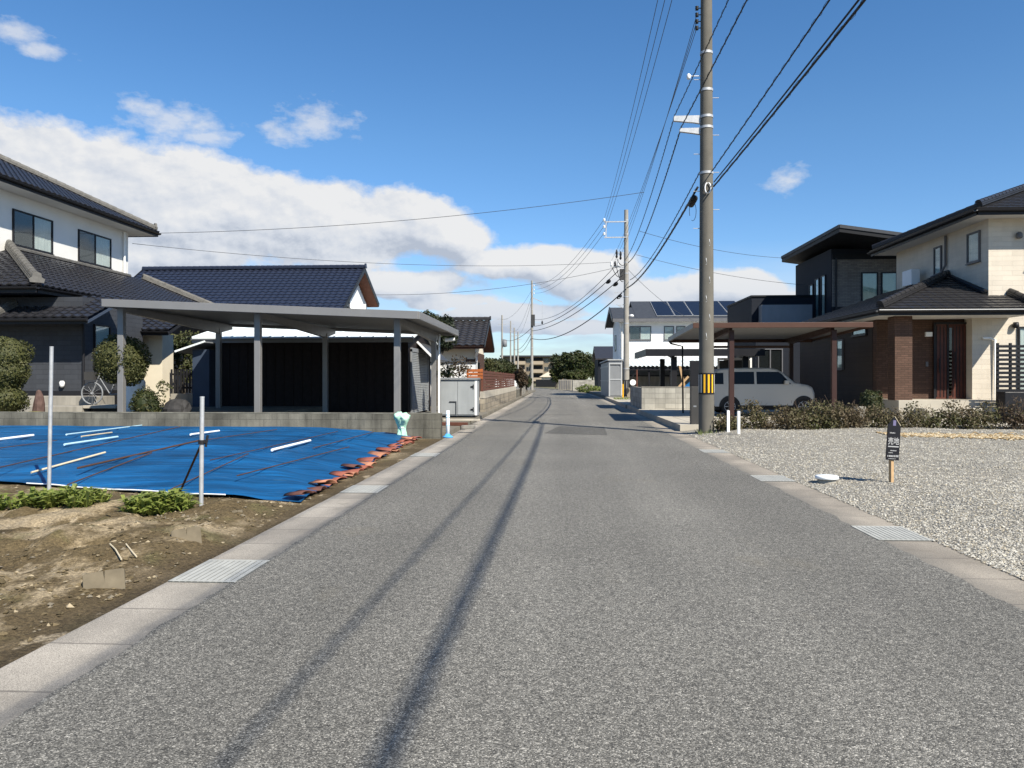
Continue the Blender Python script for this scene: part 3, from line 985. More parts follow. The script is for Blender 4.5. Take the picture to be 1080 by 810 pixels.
# roof tiles weighing down the tarpaulin's edge
TL = ['first', 'second', 'third', 'fourth', 'fifth', 'sixth', 'seventh', 'eighth', 'ninth', 'tenth', 'eleventh', 'twelfth', 'thirteenth', 'fourteenth',
      'fifteenth', 'sixteenth', 'seventeenth', 'eighteenth', 'nineteenth', 'twentieth', 'twenty first', 'twenty second', 'twenty third', 'twenty fourth',
      'twenty fifth', 'twenty sixth', 'twenty seventh', 'twenty eighth', 'twenty ninth', 'thirtieth']
for i in range(30):
    y = 8.40 + i * .30; x = -2.86 - (y - 8.2) * .045 + random.uniform(-.06, .06)
    mt = 'terracotta_dark' if i in (0, 1, 2, 9, 17) else ('terracotta_pale' if i % 4 == 3 else 'terracotta')
    mb = MB(); m = 11; rr = random.uniform(.10, .13); Lh = random.uniform(.12, .16)
    pts = []
    for s_, k in ((-Lh, 1), (Lh, .88)):
        for q_ in (rr, rr - .022):
            for j in range(m):
                an = R(12) + R(156) * j / (m - 1)
                pts.append((math.cos(an) * q_ * k, s_, math.sin(an) * q_ * k * .48))
    F = []
    for j in range(m - 1):
        F += [(j, 2 * m + j, 2 * m + j + 1, j + 1), (m + j, m + j + 1, 3 * m + j + 1, 3 * m + j), (j, j + 1, m + j + 1, m + j), (2 * m + j, 3 * m + j, 3 * m + j + 1, 2 * m + j + 1)]
    F += [(0, m, 3 * m, 2 * m), (m - 1, 3 * m - 1, 4 * m - 1, 2 * m - 1)]
    mb.smooth = True
    mb.add(pts, F)
    o = mb.build('roof_tile', mt)
    o.location = (x, y, .012 + (.045 if i % 3 == 0 else 0)); o.rotation_euler = (R(random.uniform(-9, 9)), R(random.uniform(-14, 14)), R(random.uniform(45, 90)))
    tag(o, '%s old roof tile on the tarpaulin edge, %s of the row counting from the camera' % ({'terracotta': 'orange red', 'terracotta_dark': 'dark brown', 'terracotta_pale': 'dusty orange'}[mt], TL[i]), 'roof tile', 'roof tiles along the tarpaulin')

# gravel lot on the right
def lot_h(x, y):
    e = min(1., max(0., (x - 3.15) / 1.2))
    return .0 + e * (.05 + .05 * fb(x, y, .35, 3) + .012 * fb(x, y, 3., 4)) + .10 * min(1, max(0, (y - 13) / 6.)) * e


xs = np.concatenate([[3.145], np.arange(3.2, 10, .1), np.arange(10, 40, 1.)])
ys = np.concatenate([np.arange(-8, 4, .6), np.arange(4, 12, .1), np.arange(12, 20.6, .25)])
struct(grid_obj('gravel_lot', xs, ys, lot_h, 'gravel'))
n = 60000
yy = 5.2 + 14.2 * RNG.uniform(0, 1, n) ** 1.5
xx = 3.12 + RNG.uniform(0, 1, n) * (yy * .80 - 2.6)
P = np.stack([xx, yy, np.array([lot_h(a, b) for a, b in zip(xx, yy)]) + .003], 1)
S = RNG.uniform(.005, .014, n) * (1 + (yy - 5) * .035)
o = stones('gravel', P, S, ['stone0', 'stone1', 'stone2', 'stone1', 'stone3', 'stone4', 'stone0'], 5)
tag(o, 'pale crushed gravel covering the vacant lot', 'gravel', kind='stuff')
# a straw coloured strip of chips along the back of the lot
n = 5200
xx = RNG.uniform(7.2, 13.5, n); yy = 17.6 - (xx - 7.2) * .42 + RNG.normal(size=n) * .16 * (1 + (xx - 7.2) * .35)
P = np.stack([xx, yy, np.array([lot_h(a, b) for a, b in zip(xx, yy)]) + .015], 1)
o = stones('straw_chips', P, RNG.uniform(.02, .055, n), ['straw', 'bamboo', 'straw'], 8, .35)
tag(o, 'band of straw coloured chips along the back of the gravel lot', 'wood chips', kind='stuff')

# yards and drives behind
g = MB(); g.box(-60, -2.63, 18.05, 90, -.15, .10)
struct(g.build('yard_left', 'yard'))
g = MB(); g.box(-60, -8, 18.1, 60, .10, .42)
struct(g.build('garden_ground', 'yard'))
g = MB(); g.box(3.16, 60, 20.6, 120, -.15, .14)
struct(g.build('yard_right', 'yard'))
g = MB(); g.box(3.155, 12.2, 20.2, 35.6, -.14, .165)
struct(g.build('driveway', 'concrete_pale'))
g = MB(); g.box(3.155, 12.2, 36.6, 52.2, -.14, .16)
struct(g.build('driveway', 'concrete_pale'))
g = MB()
for y0, y1 in ((20.22, 35.5), (36.7, 52.)):
    g.slab([(3.154, y0, .012), (3.154, y1, .012), (3.60, y1, .175), (3.60, y0, .175)], (0, 0, -.1))
struct(g.build('drive_ramp', 'concrete_pale'))

# white round cap on the gravel
x, y = at(872, 9.95)
t = thing('drain_cap', 'white round plastic drain cap on grey pipe standing in the gravel', 'drain cap', (x, y, lot_h(x, y)))
z0 = lot_h(x, y)
MB().lathe((x, y, z0), [(.115, -.05), (.115, .05)], 24).build('pipe', 'concrete', t)
MB().lathe((x, y, z0), [(.135, .05), (.145, .055), (.145, .085), (.13, .095), (.05, .10), (.001, .10)], 24).build('lid', 'pvc', t)

# ------------------------------------------------------------------ sale sign
x, y = at(940, 9.75); z0 = lot_h(x, y)
t = thing('sale_sign', 'black house shaped land sale sign on a wooden stake in the gravel', 'sign', (x, y, z0))
MB().obx(V((x, y, z0)), V((.92, .39, 0)), V((-.39, .92, 0)), UZ, -.022, .022, -.02, .02, -.1, .50).build('stake', 'wood', t)
su = V((.955, .297, -.07)).normalized(); sn = V((.297, -.955, 0)).normalized(); sv = su.cross(sn).normalized()
if sv.z < 0: sv = -sv
so = V((x, y, z0 + .32)) + sn * .03 - su * .01
W, Hh = .095, .40
outl = [(-W, -.035), (W, -.035), (W, Hh), (0, Hh + .115), (-W, Hh)]
MB().slab([so + su * a + sv * b + sn * .006 for a, b in outl], -sn * .012).build('board', 'sign_black', t)
mb = MB()
for (p, q) in (((W, Hh), (0, Hh + .115)),):
    mb.bar(so + su * p[0] + sv * p[1], so + su * q[0] + sv * q[1], .014, .006)
mb.build('edge_trim', 'bamboo', t)


def print_box(mb, a0, a1, b0, b1, k=.0075):
    mb.obx(so, su, sv, sn, a0, a1, b0, b1, .0062, k)


mb = MB(); print_box(mb, -.022, .020, .40, .468); mb.build('emblem', 'sign_logo', t)
mb = MB()
print_box(mb, -.078, .080, .128, .142); mb.build('printed_rule', 'sign_print', t)
random.seed(3)
for (a0, a1, b, hgt, st) in ((-.062, .012, .300, .018, .017), (-.04, .05, .078, .014, .013), (-.07, .0, .052, .010, .010), (-.078, .078, .004, .026, .024), (-.06, .05, -.022, .009, .010)):
    a = a0; mb = MB()
    while a < a1:
        w = st * random.uniform(.45, .85)
        print_box(mb, a, a + w, b, b + hgt * random.uniform(.7, 1))
        a += st
    mb.build('printed_line', 'sign_print', t)


def text_mesh(name, body, size, o, u, v, n, material, parent, squeeze=1.):
    cu = bpy.data.curves.new(name, 'FONT'); cu.body = body; cu.size = size; cu.align_x = 'CENTER'; cu.extrude = .0008
    cu.offset = size * .012
    ob = bpy.data.objects.new(name, cu); COL.objects.link(ob)
    dg = bpy.context.evaluated_depsgraph_get(); dg.update()
    me = bpy.data.meshes.new_from_object(ob.evaluated_get(dg))
    bpy.data.objects.remove(ob)
    off = root_of(parent)
    mtx = Matrix((( u.x * squeeze, v.x, n.x, o.x - off.x), (u.y * squeeze, v.y, n.y, o.y - off.y), (u.z * squeeze, v.z, n.z, o.z - off.z), (0, 0, 0, 1)))
    me.transform(mtx); me.materials.clear(); me.materials.append(M[material])
    r = bpy.data.objects.new(name, me); COL.objects.link(r); r.parent = parent
    return r


text_mesh('lettering', '\u58f2\u5730', .098, so + sv * .168 + sn * .0072, su, sv, sn, 'sign_print', t, .86)

# two white stakes and a grey gate post
x, y = at(768, 18.0); x2, y2 = at(779, 17.4)
for (a, b, hgt, lab) in ((x, y, .62, 'white square stake in front of the hedge, left of the pair'), (x2, y2, .63, 'white square stake in front of the hedge, right of the pair')):
    o = MB().box(a - .03, a + .03, b - .03, b + .03, lot_h(a, b) - .1, hgt).build('white_stake', 'white_trim', loc=(a, b, 0), bevel=.006)
    tag(o, lab, 'stake', 'white stakes by the hedge')
x, y = at(733, 20.3)
t = thing('gate_post', 'dark grey slotted gate post standing just left of the near utility pole', 'gate post', (x, y, 0))
MB().box(x - .12, x + .13, y - .1, y + .1, -.05, 1.16).build('lower_block', 'alu_dark', t, bevel=.01)
MB().box(x - .13, x + .11, y - .08, y + .08, 1.161, 1.84).build('upper_panel', 'black_trim', t, bevel=.01)
MB().box(x - .06, x + .02, y - .104, y - .1, .62, .66).build('mail_slot', 'steel_grey', t)

# white roadside marker post
x, y = at(472.3, 17.8)
t = thing('marker_post', 'slim white marker post with a pale blue base by the block wall end', 'marker post', (x, y, 0))
MB().lathe((x, y, 0), [(.045, .02), (.042, .62), (.03, .63)], 14).build('post', 'pvc', t)
MB().lathe((x, y, 0), [(.12, .0), (.12, .03), (.07, .05), (.05, .09)], 16).build('base', 'blue_plastic', t)
mb = MB()
for k in (.27, .46, .52): mb.lathe((x, y, 0), [(.0455, k), (.0455, k + .025)], 14)
mb.build('band', 'pvc_blue', t)

# green netting bundle tied at the wall
x, y = at(424, 17.25)
t = thing('netting_bundle', 'mint green netting bundle tied at its waist against the block wall', 'netting', (x, y, 0))
mb = MB()
mb.lathe((x, y, .02), [(.10, 0), (.10, .04), (.085, .12), (.075, .2), (.08, .27), (.11, .34), (.155, .42), (.18, .48), (.175, .525), (.13, .55), (.05, .545)], 40,
         wob=lambda a, i: 1 + .15 * math.sin(a * 5 + i * .9) + .12 * math.sin(a * 11 + i * 2.1) + .17 * math.sin(a * 2 + i * .6))
mb.v = [(a, b, c + .035 * (c / .55) ** 3 * math.cos(math.atan2(b - y, a - x) - 2.4) + .02 * (c / .55) ** 3 * math.sin(7 * math.atan2(b - y, a - x))) for a, b, c in mb.v]
mb.build('cloth', 'mint', t)
MB().lathe((x, y, .02), [(.078, .23), (.078, .26)], 16).build('tie', 'pvc', t)
# ================================================================== roofs
def hip_roof(parent, x0, x1, y0, y1, ze, pitch, mt='tile_black', mr='tile_grey', soff='soffit', trim='black_trim', tile=None, cap=.2, onis=True, gut=True, slopes='EWNS', name='roof'):
    tile = tile or {}
    lx, ly = x1 - x0, y1 - y0
    if ly >= lx:
        hw = lx / 2; r0, r1 = V(((x0 + x1) / 2, y0 + hw, ze + hw * pitch)), V(((x0 + x1) / 2, y1 - hw, ze + hw * pitch))
    else:
        hw = ly / 2; r0, r1 = V((x0 + hw, (y0 + y1) / 2, ze + hw * pitch)), V((x1 - hw, (y0 + y1) / 2, ze + hw * pitch))
    a, b, c, d = V((x0, y0, ze)), V((x1, y0, ze)), V((x1, y1, ze)), V((x0, y1, ze))
    mb = MB()
    if ly >= lx:
        S = {'E': (b, c, r1, r0), 'W': (d, a, r0, r1), 'S': (a, b, r0, r0), 'N': (c, d, r1, r1)}
        hips = [(a, r0), (b, r0), (c, r1), (d, r1)]
    else:
        S = {'S': (a, b, r1, r0), 'N': (c, d, r0, r1), 'W': (d, a, r0, r0), 'E': (b, c, r1, r1)}
        hips = [(a, r0), (d, r0), (b, r1), (c, r1)]
    for k in slopes: tile_slope(mb, *S[k], **tile)
    ro = mb.build(name, mt, parent)
    mb = MB()
    up = UZ * .03
    if (r1 - r0).length > .2: ridge_cap(mb, r0 + up, r1 + up, cap, layers=3)
    for p, q in hips: ridge_cap(mb, p.lerp(q, .03) + up, q + up, cap * .9)
    if onis:
        for p, q in hips:
            dd = (p - q); dd.z = 0
            oni(mb, p.lerp(q, .03) + UZ * .02, dd, cap * 1.1)
    mb.build('ridge', mr, ro)
    mb = MB(); mb.box(x0 + .06, x1 - .06, y0 + .06, y1 - .06, ze - .17, ze - .11)
    mb.build('soffit', soff, ro)
    mb = MB()
    for p, q in ((a, b), (b, c), (c, d), (d, a)):
        dd = (q - p).normalized(); nn = dd.cross(UZ)
        mb.obx(p, dd, UZ, nn, .03, (q - p).length - .03, -.20, -.03, -.06, -.03)
    mb.build('fascia', trim, ro)
    if gut:
        mb = MB()
        for p, q in ((a, b), (b, c), (c, d), (d, a)):
            dd = (q - p).normalized(); nn = dd.cross(UZ)
            gutter_line(mb, p + nn * .045 - UZ * .05, q + nn * .045 - UZ * .05, .06)
        mb.build('gutter', trim, ro)
    return ro


def gable_x(parent, x0, x1, y0, y1, yr, ze0, zr, ze1, mt, mr, tile=None, verge='black_trim', soff='wood_orange', th=.14, cap=.18, layers=2, oni_s=0, name='roof'):
    """gable roof whose ridge runs along x"""
    a, b, c, d = V((x0, y0, ze0)), V((x1, y0, ze0)), V((x1, y1, ze1)), V((x0, y1, ze1))
    r0, r1 = V((x0, yr, zr)), V((x1, yr, zr))
    mb = MB()
    tile_slope(mb, a, b, r1, r0, **(tile or {})); tile_slope(mb, c, d, r0, r1, **(tile or {}))
    ro = mb.build(name, mt, parent)
    mb = MB(); ridge_cap(mb, r0 + UZ * .02, r1 + UZ * .02, cap, layers=layers)
    if oni_s: oni(mb, r1 + UZ * .02, UX, oni_s)
    mb.build('ridge', mr, ro)
    dn = UZ * -.05
    mb = MB()
    mb.slab([a + dn + UX * .03, b + dn - UX * .03, r1 + dn - UX * .03, r0 + dn + UX * .03], -UZ * th)
    mb.slab([r0 + dn + UX * .03, r1 + dn - UX * .03, c + dn - UX * .03, d + dn + UX * .03], -UZ * th)
    mb.build('soffit', soff, ro)
    for (p, q) in ((b, r1), (c, r1), (a, r0), (d, r0)):
        mb = MB(); mb.bar(p - UZ * .06, q - UZ * .06, .05, th + .09)
        mb.build('verge', verge, ro)
    mb = MB(); gutter_line(mb, a - UY * .04 - UZ * .05, b - UY * .04 - UZ * .05)
    mb.build('gutter', verge, ro)
    return ro


def boxes(name, material, parent, *bs, bevel=0.):
    mb = MB()
    for b in bs: mb.box(*b)
    return mb.build(name, material, parent, bevel=bevel)


def atY(px, Y):
    u = (px - 540) / 811
    return Y * (-SN + u * CS) / (CS + u * SN)


# ================================================================== left side
# block wall in front of the left yard
t = thing('block_wall', 'low weathered grey concrete block wall behind the blue tarpaulin', 'wall', (-10, 17.8, 0))
boxes('blocks', 'block_wall', t, (-30, -2.72, 17.74, 17.89, -.15, .545))
boxes('coping', 'concrete_stain', t, (-30, -2.715, 17.735, 17.895, .547, .565))

# grey carport
x_l, x_r = atY(108, 18.25), atY(441, 18.25)
y_f, y_b = 18.25, 25.5
zt = lambda x: 2.985 + (x_r - x) / (x_r - x_l) * .345
t = thing('carport', 'long grey flat roofed carport on six posts in front of the black shed', 'carport', ((x_l + x_r) / 2, 21.5, .1))
mb = MB(); A_ = V((x_l, y_f, zt(x_l))); B_ = V((x_r, y_f, zt(x_r))); C_ = V((x_r, y_b, zt(x_r))); D_ = V((x_l, y_b, zt(x_l)))
for p, q in ((A_, B_), (C_, D_)):
    mb.bar(p - UZ * .10, q - UZ * .10, .07, .19)
for p, q in ((B_, C_), (D_, A_)):
    mb.bar(p - UZ * .10, q - UZ * .10, .07, .19)
mb.build('fascia', 'alu', t, bevel=.008)
mb = MB(); mb.slab([p - UZ * .05 for p in (A_, B_, C_, D_)], -UZ * .045)
m_ = 26
for i in range(1, m_):
    p, q = A_.lerp(B_, i / m_), D_.lerp(C_, i / m_)
    mb.bar(p - UZ * .035, q - UZ * .035, .03, .03)
mb.build('roof_panel', 'roof_sheet', t)
for px in (128, 272, 419):
    x = atY(px, 18.8)
    zp = zt(x) - .175
    boxes('post', 'alu', t, (x - .075, x + .075, 18.74, 18.89, .0, zp), bevel=.008)
    boxes('post', 'alu', t, (x - .075, x + .075, 24.3, 24.46, .0, zp - .16), bevel=.008)
    mb = MB()
    mb.slab([(x - .06, 18.9, zp + .02), (x - .06, 18.9, zp - .10), (x - .06, 24.3, zp - .30), (x - .06, 25.3, zp - .12), (x - .06, 25.3, zp + .02)], (.12, 0, 0))
    mb.build('roof_beam', 'alu', t)
    boxes('foot_cap', 'alu_dark', t, (x - .11, x + .11, 18.69, 18.93, .09, .12))
x = atY(461.5, 24.2)
mb = MB(); mb.tube([(x + .02, 24.35, .1), (x + .02, 24.35, 2.55), (x + .0, 24.6, 2.78)], .038, 10)
mb.build('downpipe', 'white_trim', t)
mb = MB(); mb.tube([(x_r - .35, 24.9, 2.62), (x_r - .02, 24.95, 2.66)], .06, 10)
mb.build('lamp', 'white_trim', t)

# black shed behind the carport
x0, x1 = atY(229, 26.) , atY(430.5, 26.)
t = thing('storage_shed', 'long black barn like shed with a white metal roof under the grey carport', 'shed', ((x0 + x1) / 2, 28, .1))
boxes('wall', 'barn', t, (x0, x1, 26., 30.6, .0, 2.72))
mb = MB()
for i in range(int((x1 - x0) / .32)):
    a = x0 + .1 + i * .32
    mb.box(a, a + .035, 25.975, 26.0, .05, 2.70)
mb.build('batten', 'barn', t)
a, b = x0 - .75, x1 + .25
mb = MB()
mb.slab([(a, 25.7, 2.78), (b, 25.7, 2.78), (b, 28.3, 3.36), (a, 28.3, 3.36)], -UZ * .05)
mb.slab([(a, 28.3, 3.36), (b, 28.3, 3.36), (b, 30.9, 2.78), (a, 30.9, 2.78)], -UZ * .05)
for i in range(int((b - a) / .45) + 1):
    mb.bar((a + i * .45, 25.7, 2.795), (a + i * .45, 28.3, 3.375), .03, .03)
ro = mb.build('roof', 'white_metal', t)
mb = MB(); gutter_line(mb, V((a, 25.66, 2.74)), V((b, 25.66, 2.74)), .06); mb.box(a, b, 25.7, 25.72, 2.60, 2.72); mb.build('gutter', 'steel_grey', ro)
mb = MB(); mb.slab([(x1, 26., 2.72), (x1, 30.6, 2.72), (x1, 28.3, 3.30)], -UX * .1); mb.slab([(x0, 26., 2.72), (x0, 28.3, 3.30), (x0, 30.6, 2.72)], UX * .1)
mb.build('gable_wall', 'barn', t)
mb = MB()
mb.slab([(x1 + .02, 27.6, 2.70), (x1 + .62, 27.6, 2.10), (x1 + .62, 31.2, 2.10), (x1 + .02, 31.2, 2.70)], -UZ * .04)
mb.build('awning', 'alu_dark', t)
mb = MB(); mb.bar((x1 + .02, 27.57, 2.71), (x1 + .62, 27.57, 2.11), .05, .07); mb.build('awning_edge', 'white_trim', t)
mb = MB()
nn = 34
for i in range(nn):
    z = .15 + (2.15) * i / nn
    mb.slab([(x1 + .004, 26.5, z), (x1 + .03, 26.5, z + .012), (x1 + .03, 26.5, z + .05), (x1 + .004, 26.5, z + .062)], (0, 3.3, 0))
mb.build('shutter', 'cabinet', t)
boxes('shutter_frame', 'steel_grey', t, (x1, x1 + .05, 26.40, 26.5, .1, 2.4), (x1, x1 + .05, 29.8, 29.9, .1, 2.4), (x1, x1 + .05, 26.4, 29.9, 2.31, 2.45))
# navy lean-to on the shed's left end
xa, xb = atY(203, 25.4), x0 - .002
boxes('lean_to_wall', 'navy_sheet', t, (xa, xb, 25.4, 29., .0, 2.36))
mb = MB(); mb.slab([(xa - .45, 25.1, 2.28), (xb, 25.1, 2.62), (xb, 29.2, 2.62), (xa - .45, 29.2, 2.28)], -UZ * .04)
lr = mb.build('lean_to_roof', 'steel_grey', t)
mb = MB(); mb.bar((xa - .45, 25.08, 2.28), (xb, 25.08, 2.62), .05, .06); mb.build('edge_trim', 'white_metal', lr)

# two-door grey cabinet
x0, x1 = atY(463.5, 24.9), -2.66
t = thing('steel_cabinet', 'pale grey two door steel storage cabinet standing beside the carport at the road', 'cabinet', ((x0 + x1) / 2, 25.2, .1))
boxes('case', 'cabinet', t, (x0, x1, 24.92, 25.75, .16, 1.34), bevel=.01)
boxes('roof', 'steel_grey', t, (x0 - .04, x1 + .04, 24.84, 25.8, 1.343, 1.40))
w = (x1 - x0 - .12) / 2
for i, xx in enumerate((x0 + .04, x0 + .05 + w)):
    d = boxes('door', 'cabinet', t, (xx, xx + w, 24.895, 24.918, .20, 1.31), bevel=.006)
    if i == 0:
        boxes('handle', 'black_trim', d, (xx + w - .26, xx + w - .03, 24.87, 24.893, .60, .63), (xx + w - .05, xx + w - .03, 24.87, 24.893, .22, .62))
    else:
        for zz in (.34, 1.08): boxes('hinge', 'black_trim', d, (xx + w - .12, xx + w - .02, 24.875, 24.893, zz, zz + .05), (xx + w - .045, xx + w - .02, 24.875, 24.893, zz - .05, zz + .1))
boxes('side_panel', 'white_trim', t, (x1 - .06, x1 + .015, 24.89, 24.918, .18, 1.32))
for xx in (x0 + .06, (x0 + x1) / 2, x1 - .1): boxes('foot', 'alu_dark', t, (xx - .05, xx + .05, 25., 25.6, .08, .158))
# boards and blocks on the ground in front of it
for (pa, lab, m_, sz) in (((487, 444), 'grey plank lying on the drive in front of the grey cabinet', 'concrete_pale', (1.1, .16, .06)),
                          ((478, 449), 'dark timber beam lying on the drive behind the white marker post', 'wood_brown', (.8, .12, .09)),
                          ((494, 452), 'small pale concrete block lying by the gutter before the cabinet', 'concrete', (.34, .18, .08))):
    p = gp(*pa, .1)
    o = MB().box(-sz[0] / 2, sz[0] / 2, -sz[1] / 2, sz[1] / 2, 0, sz[2]).build('plank' if sz[0] > .5 else 'concrete_block', m_, bevel=.01)
    o.location = (p.x, p.y, .102); o.rotation_euler = (0, 0, R(random.uniform(-12, 4)))
    tag(o, lab, 'plank' if sz[0] > .5 else 'block')

# ------------------------------------------------------------------ left two-storey house
H = thing('tiled_house', 'white and navy two storey house with black tiled hip roofs at the left edge', 'house', (-19, 27, .4))
boxes('upper_wall', 'white_wall', H, (-27, -18.9, 21.4, 32.75, 3.5, 7.8))
boxes('lower_wall', 'navy_wall', H, (-27, -16.3, 23.6, 36.3, .42, 4.0))
hip_roof(H, -28, -18.02, 20.4, 33.75, 7.98, .5, 'tile_black', 'tile_grey', cap=.26)
mb = MB(); mb.tube([(-18.8, 32.3, 5.8), (-18.8, 32.3, 7.75)], .045, 8); mb.build('downpipe', 'white_trim', H)
for y0_, y1_ in ((25.6, 27.6), (29.25, 31.35)):
    window(H, (-18.9, y0_, 6.06), UY, UX, y1_ - y0_, 1.16, 2, 'black_trim', 'curtain', dark=(0,), glass='glass')
# skirt roof round the lower storey
ze, ex, yf, yb = 4.15, -15.45, 21.95, 37.3
p = .5; rise = 18.9 + ex; zt_ = ze + rise * p
mb = MB()
tile_slope(mb, V((ex, yf, ze)), V((ex, yb, ze)), V((-18.9, yb - rise, zt_)), V((-18.9, yf + rise, zt_)))
tile_slope(mb, V((-29, yf, ze)), V((ex, yf, ze)), V((-18.9, yf + rise, zt_)), V((-25.5, yf + rise, zt_)))
tile_slope(mb, V((ex, yb, ze)), V((-29, yb, ze)), V((-25.5, yb - rise, zt_)), V((-18.9, yb - rise, zt_)))
sk = mb.build('skirt_roof', 'tile_black', H)
mb = MB()
for (a, b) in ((V((ex, yf, ze)), V((-18.9, yf + rise, zt_))), (V((ex, yb, ze)), V((-18.9, yb - rise, zt_)))):
    ridge_cap(mb, a.lerp(b, .03) + UZ * .03, b + UZ * .03, .24, layers=3)
    dd = a - b; dd.z = 0
    oni(mb, a.lerp(b, .03) + UZ * .03, dd, .3)
ridge_cap(mb, V((-18.8, yf + rise, zt_ - .02)), V((-18.8, 32.7, zt_ - .02)), .14, layers=1)
mb.build('ridge', 'tile_grey', sk)
boxes('soffit', 'navy_sheet', sk, (-29, ex - .05, yf + .05, yb - .05, ze - .17, ze - .11))
mb = MB(); mb.box(ex - .07, ex - .03, yf, yb, ze - .22, ze - .03); mb.box(-29, ex - .03, yf + .02, yf + .06, ze - .22, ze - .03)
gutter_line(mb, V((ex + .03, yf, ze - .06)), V((ex + .03, yb, ze - .06))); gutter_line(mb, V((-29, yf - .03, ze - .06)), V((ex, yf - .03, ze - .06)))
mb.build('gutter', 'black_trim', sk)
# projecting front room with its own small roof
fx = -14.7
boxes('front_room_wall', 'grey_wall', H, (-24, fx, 22.95, 26.4, .99, 3.9))
boxes('plinth', 'black_trim', H, (-24, fx + .01, 22.93, 26.4, .5, .988))
mb = MB()
tile_slope(mb, V((-25, 22.05, 3.20)), V((fx + .75, 22.05, 3.20)), V((fx + .75, 24.0, 4.02)), V((-25, 24.0, 4.02)))
fr = mb.build('front_roof', 'tile_black', H)
mb = MB(); ridge_cap(mb, V((-16.9, 22.1, 3.27)), V((-16.9, 24.0, 4.06)), .2); oni(mb, V((-16.9, 22.1, 3.27)), -UY, .3)
mb.build('ridge', 'tile_grey', fr)
mb = MB(); mb.slab([(-25, 22.1, 3.10), (fx + .72, 22.1, 3.10), (fx + .72, 24, 3.92), (-25, 24, 3.92)], -UZ * .08)
mb.build('soffit', 'navy_sheet', fr)
mb = MB(); mb.box(-25, fx + .72, 22.04, 22.08, 3.0, 3.17); gutter_line(mb, V((-25, 22.0, 3.13)), V((fx + .75, 22.0, 3.13)))
mb.build('gutter', 'black_trim', fr)
mb = MB(); mb.tube([(fx + .06, 22.9, .8), (fx + .06, 22.9, 3.1)], .04, 8); mb.build('downpipe', 'black_trim', H)
window(H, (fx, 23.55, 1.75), UY, UX, .78, 1.3, 1, 'black_trim', 'frosted', glass='glass')
boxes('wall_vent', 'black_trim', H, (-16.95, -16.65, 22.9, 22.95, 2.18, 2.30))
mb = MB(); mb.lathe((-15.3, 22.86, 1.10), [(.03, 0), (.07, .05), (.08, .14), (.05, .2)], 12); mb.build('wall_lamp', 'white_trim', H)
# rear wing with a pale end wall
t_ = boxes('porch_wall', 'beige_wall', H, (-16.3, -14.38, 27.15, 27.95, .42, 3.0))
mb = MB(); tile_slope(mb, V((-16.9, 26.3, 3.1)), V((-13.7, 26.3, 3.1)), V((-13.7, 28.6, 4.05)), V((-16.9, 28.6, 4.05)))
pr = mb.build('porch_roof', 'tile_black', H)
mb = MB(); mb.slab([(-16.9, 26.35, 3.02), (-13.75, 26.35, 3.02), (-13.75, 28.5, 3.9), (-16.9, 28.5, 3.9)], -UZ * .12); gutter_line(mb, V((-16.9, 26.27, 3.05)), V((-13.7, 26.27, 3.05)))
mb.build('gutter', 'black_trim', pr)
# terrace in front of the front room
t = thing('terrace', 'pale concrete terrace with a lower ramp slab in front of the navy house', 'terrace', (-15, 22, .42))
boxes('upper_slab', 'concrete', t, (-19, atY(100, 21.9), 21.9, 22.92, .40, .84), bevel=.01)
boxes('lower_slab', 'concrete', t, (-19, atY(86, 20.8), 20.8, 21.89, .40, .585), bevel=.01)
boxes('ramp', 'concrete_pale', t, (atY(86, 20.8) + .005, atY(123, 20.9), 20.85, 21.88, .53, .61), bevel=.01)
boxes('ramp_base', 'alu_dark', t, (atY(90, 20.8), atY(121, 20.9), 21.1, 21.8, .40, .527))

# bicycle on the terrace
bx, by = atY(117, 21.35), 21.35
t = thing('bicycle', 'dark town bicycle with grey tyres parked on the concrete ramp', 'bicycle', (bx, by, .612))
z0 = .612
for sx in (-.56, .52):
    mb = MB(); q = [(bx + sx + .31 * math.cos(a), by, z0 + .335 + .31 * math.sin(a)) for a in np.linspace(0, 2 * math.pi, 33)]
    mb.tube(q, .022, 8, caps=False)
    w_ = mb.build('wheel', 'steel_grey', t)
    mb = MB()
    for k in range(12):
        an = k * math.pi / 6
        mb.tube([(bx + sx, by, z0 + .335), (bx + sx + .3 * math.cos(an), by, z0 + .335 + .3 * math.sin(an))], .003, 4)
    mb.tube([(bx + sx, by - .04, z0 + .335), (bx + sx, by + .04, z0 + .335)], .025, 8)
    mb.build('spokes', 'galv', w_)
mb = MB()
J = dict(h=(bx - .36, by, z0 + .82), b=(bx - .02, by, z0 + .30), s=(bx + .14, by, z0 + .75), r=(bx + .52, by, z0 + .335), f=(bx - .56, by, z0 + .335))
for a, b in ('hb', 'bs', 'sr', 'br', 'hs'): mb.tube([J[a], J[b]], .016, 8)
mb.tube([(bx - .33, by, z0 + .92), J['h'], J['f']], .016, 8)
mb.build('frame', 'steel_grey', t)
mb = MB(); mb.tube([(bx - .12, by - .26, z0 + 1.0), (bx - .3, by - .2, z0 + 1.02), (bx - .33, by, z0 + .95), (bx - .3, by + .2, z0 + 1.02), (bx - .12, by + .26, z0 + 1.0)], .012, 8); mb.build('handlebar', 'galv', t)
mb = MB(); mb.tube([J['s'], (bx + .17, by, z0 + .86)], .013, 8); mb.slab([(bx + .02, by - .03, z0 + .86), (bx + .3, by - .09, z0 + .87), (bx + .3, by + .09, z0 + .87), (bx + .02, by + .03, z0 + .86)], UZ * .05); mb.build('saddle', 'black_rubber', t)
mb = MB(); mb.box(bx - .70, bx - .42, by - .16, by + .16, z0 + .72, z0 + .95); mb.build('basket', 'alu_dark', t)

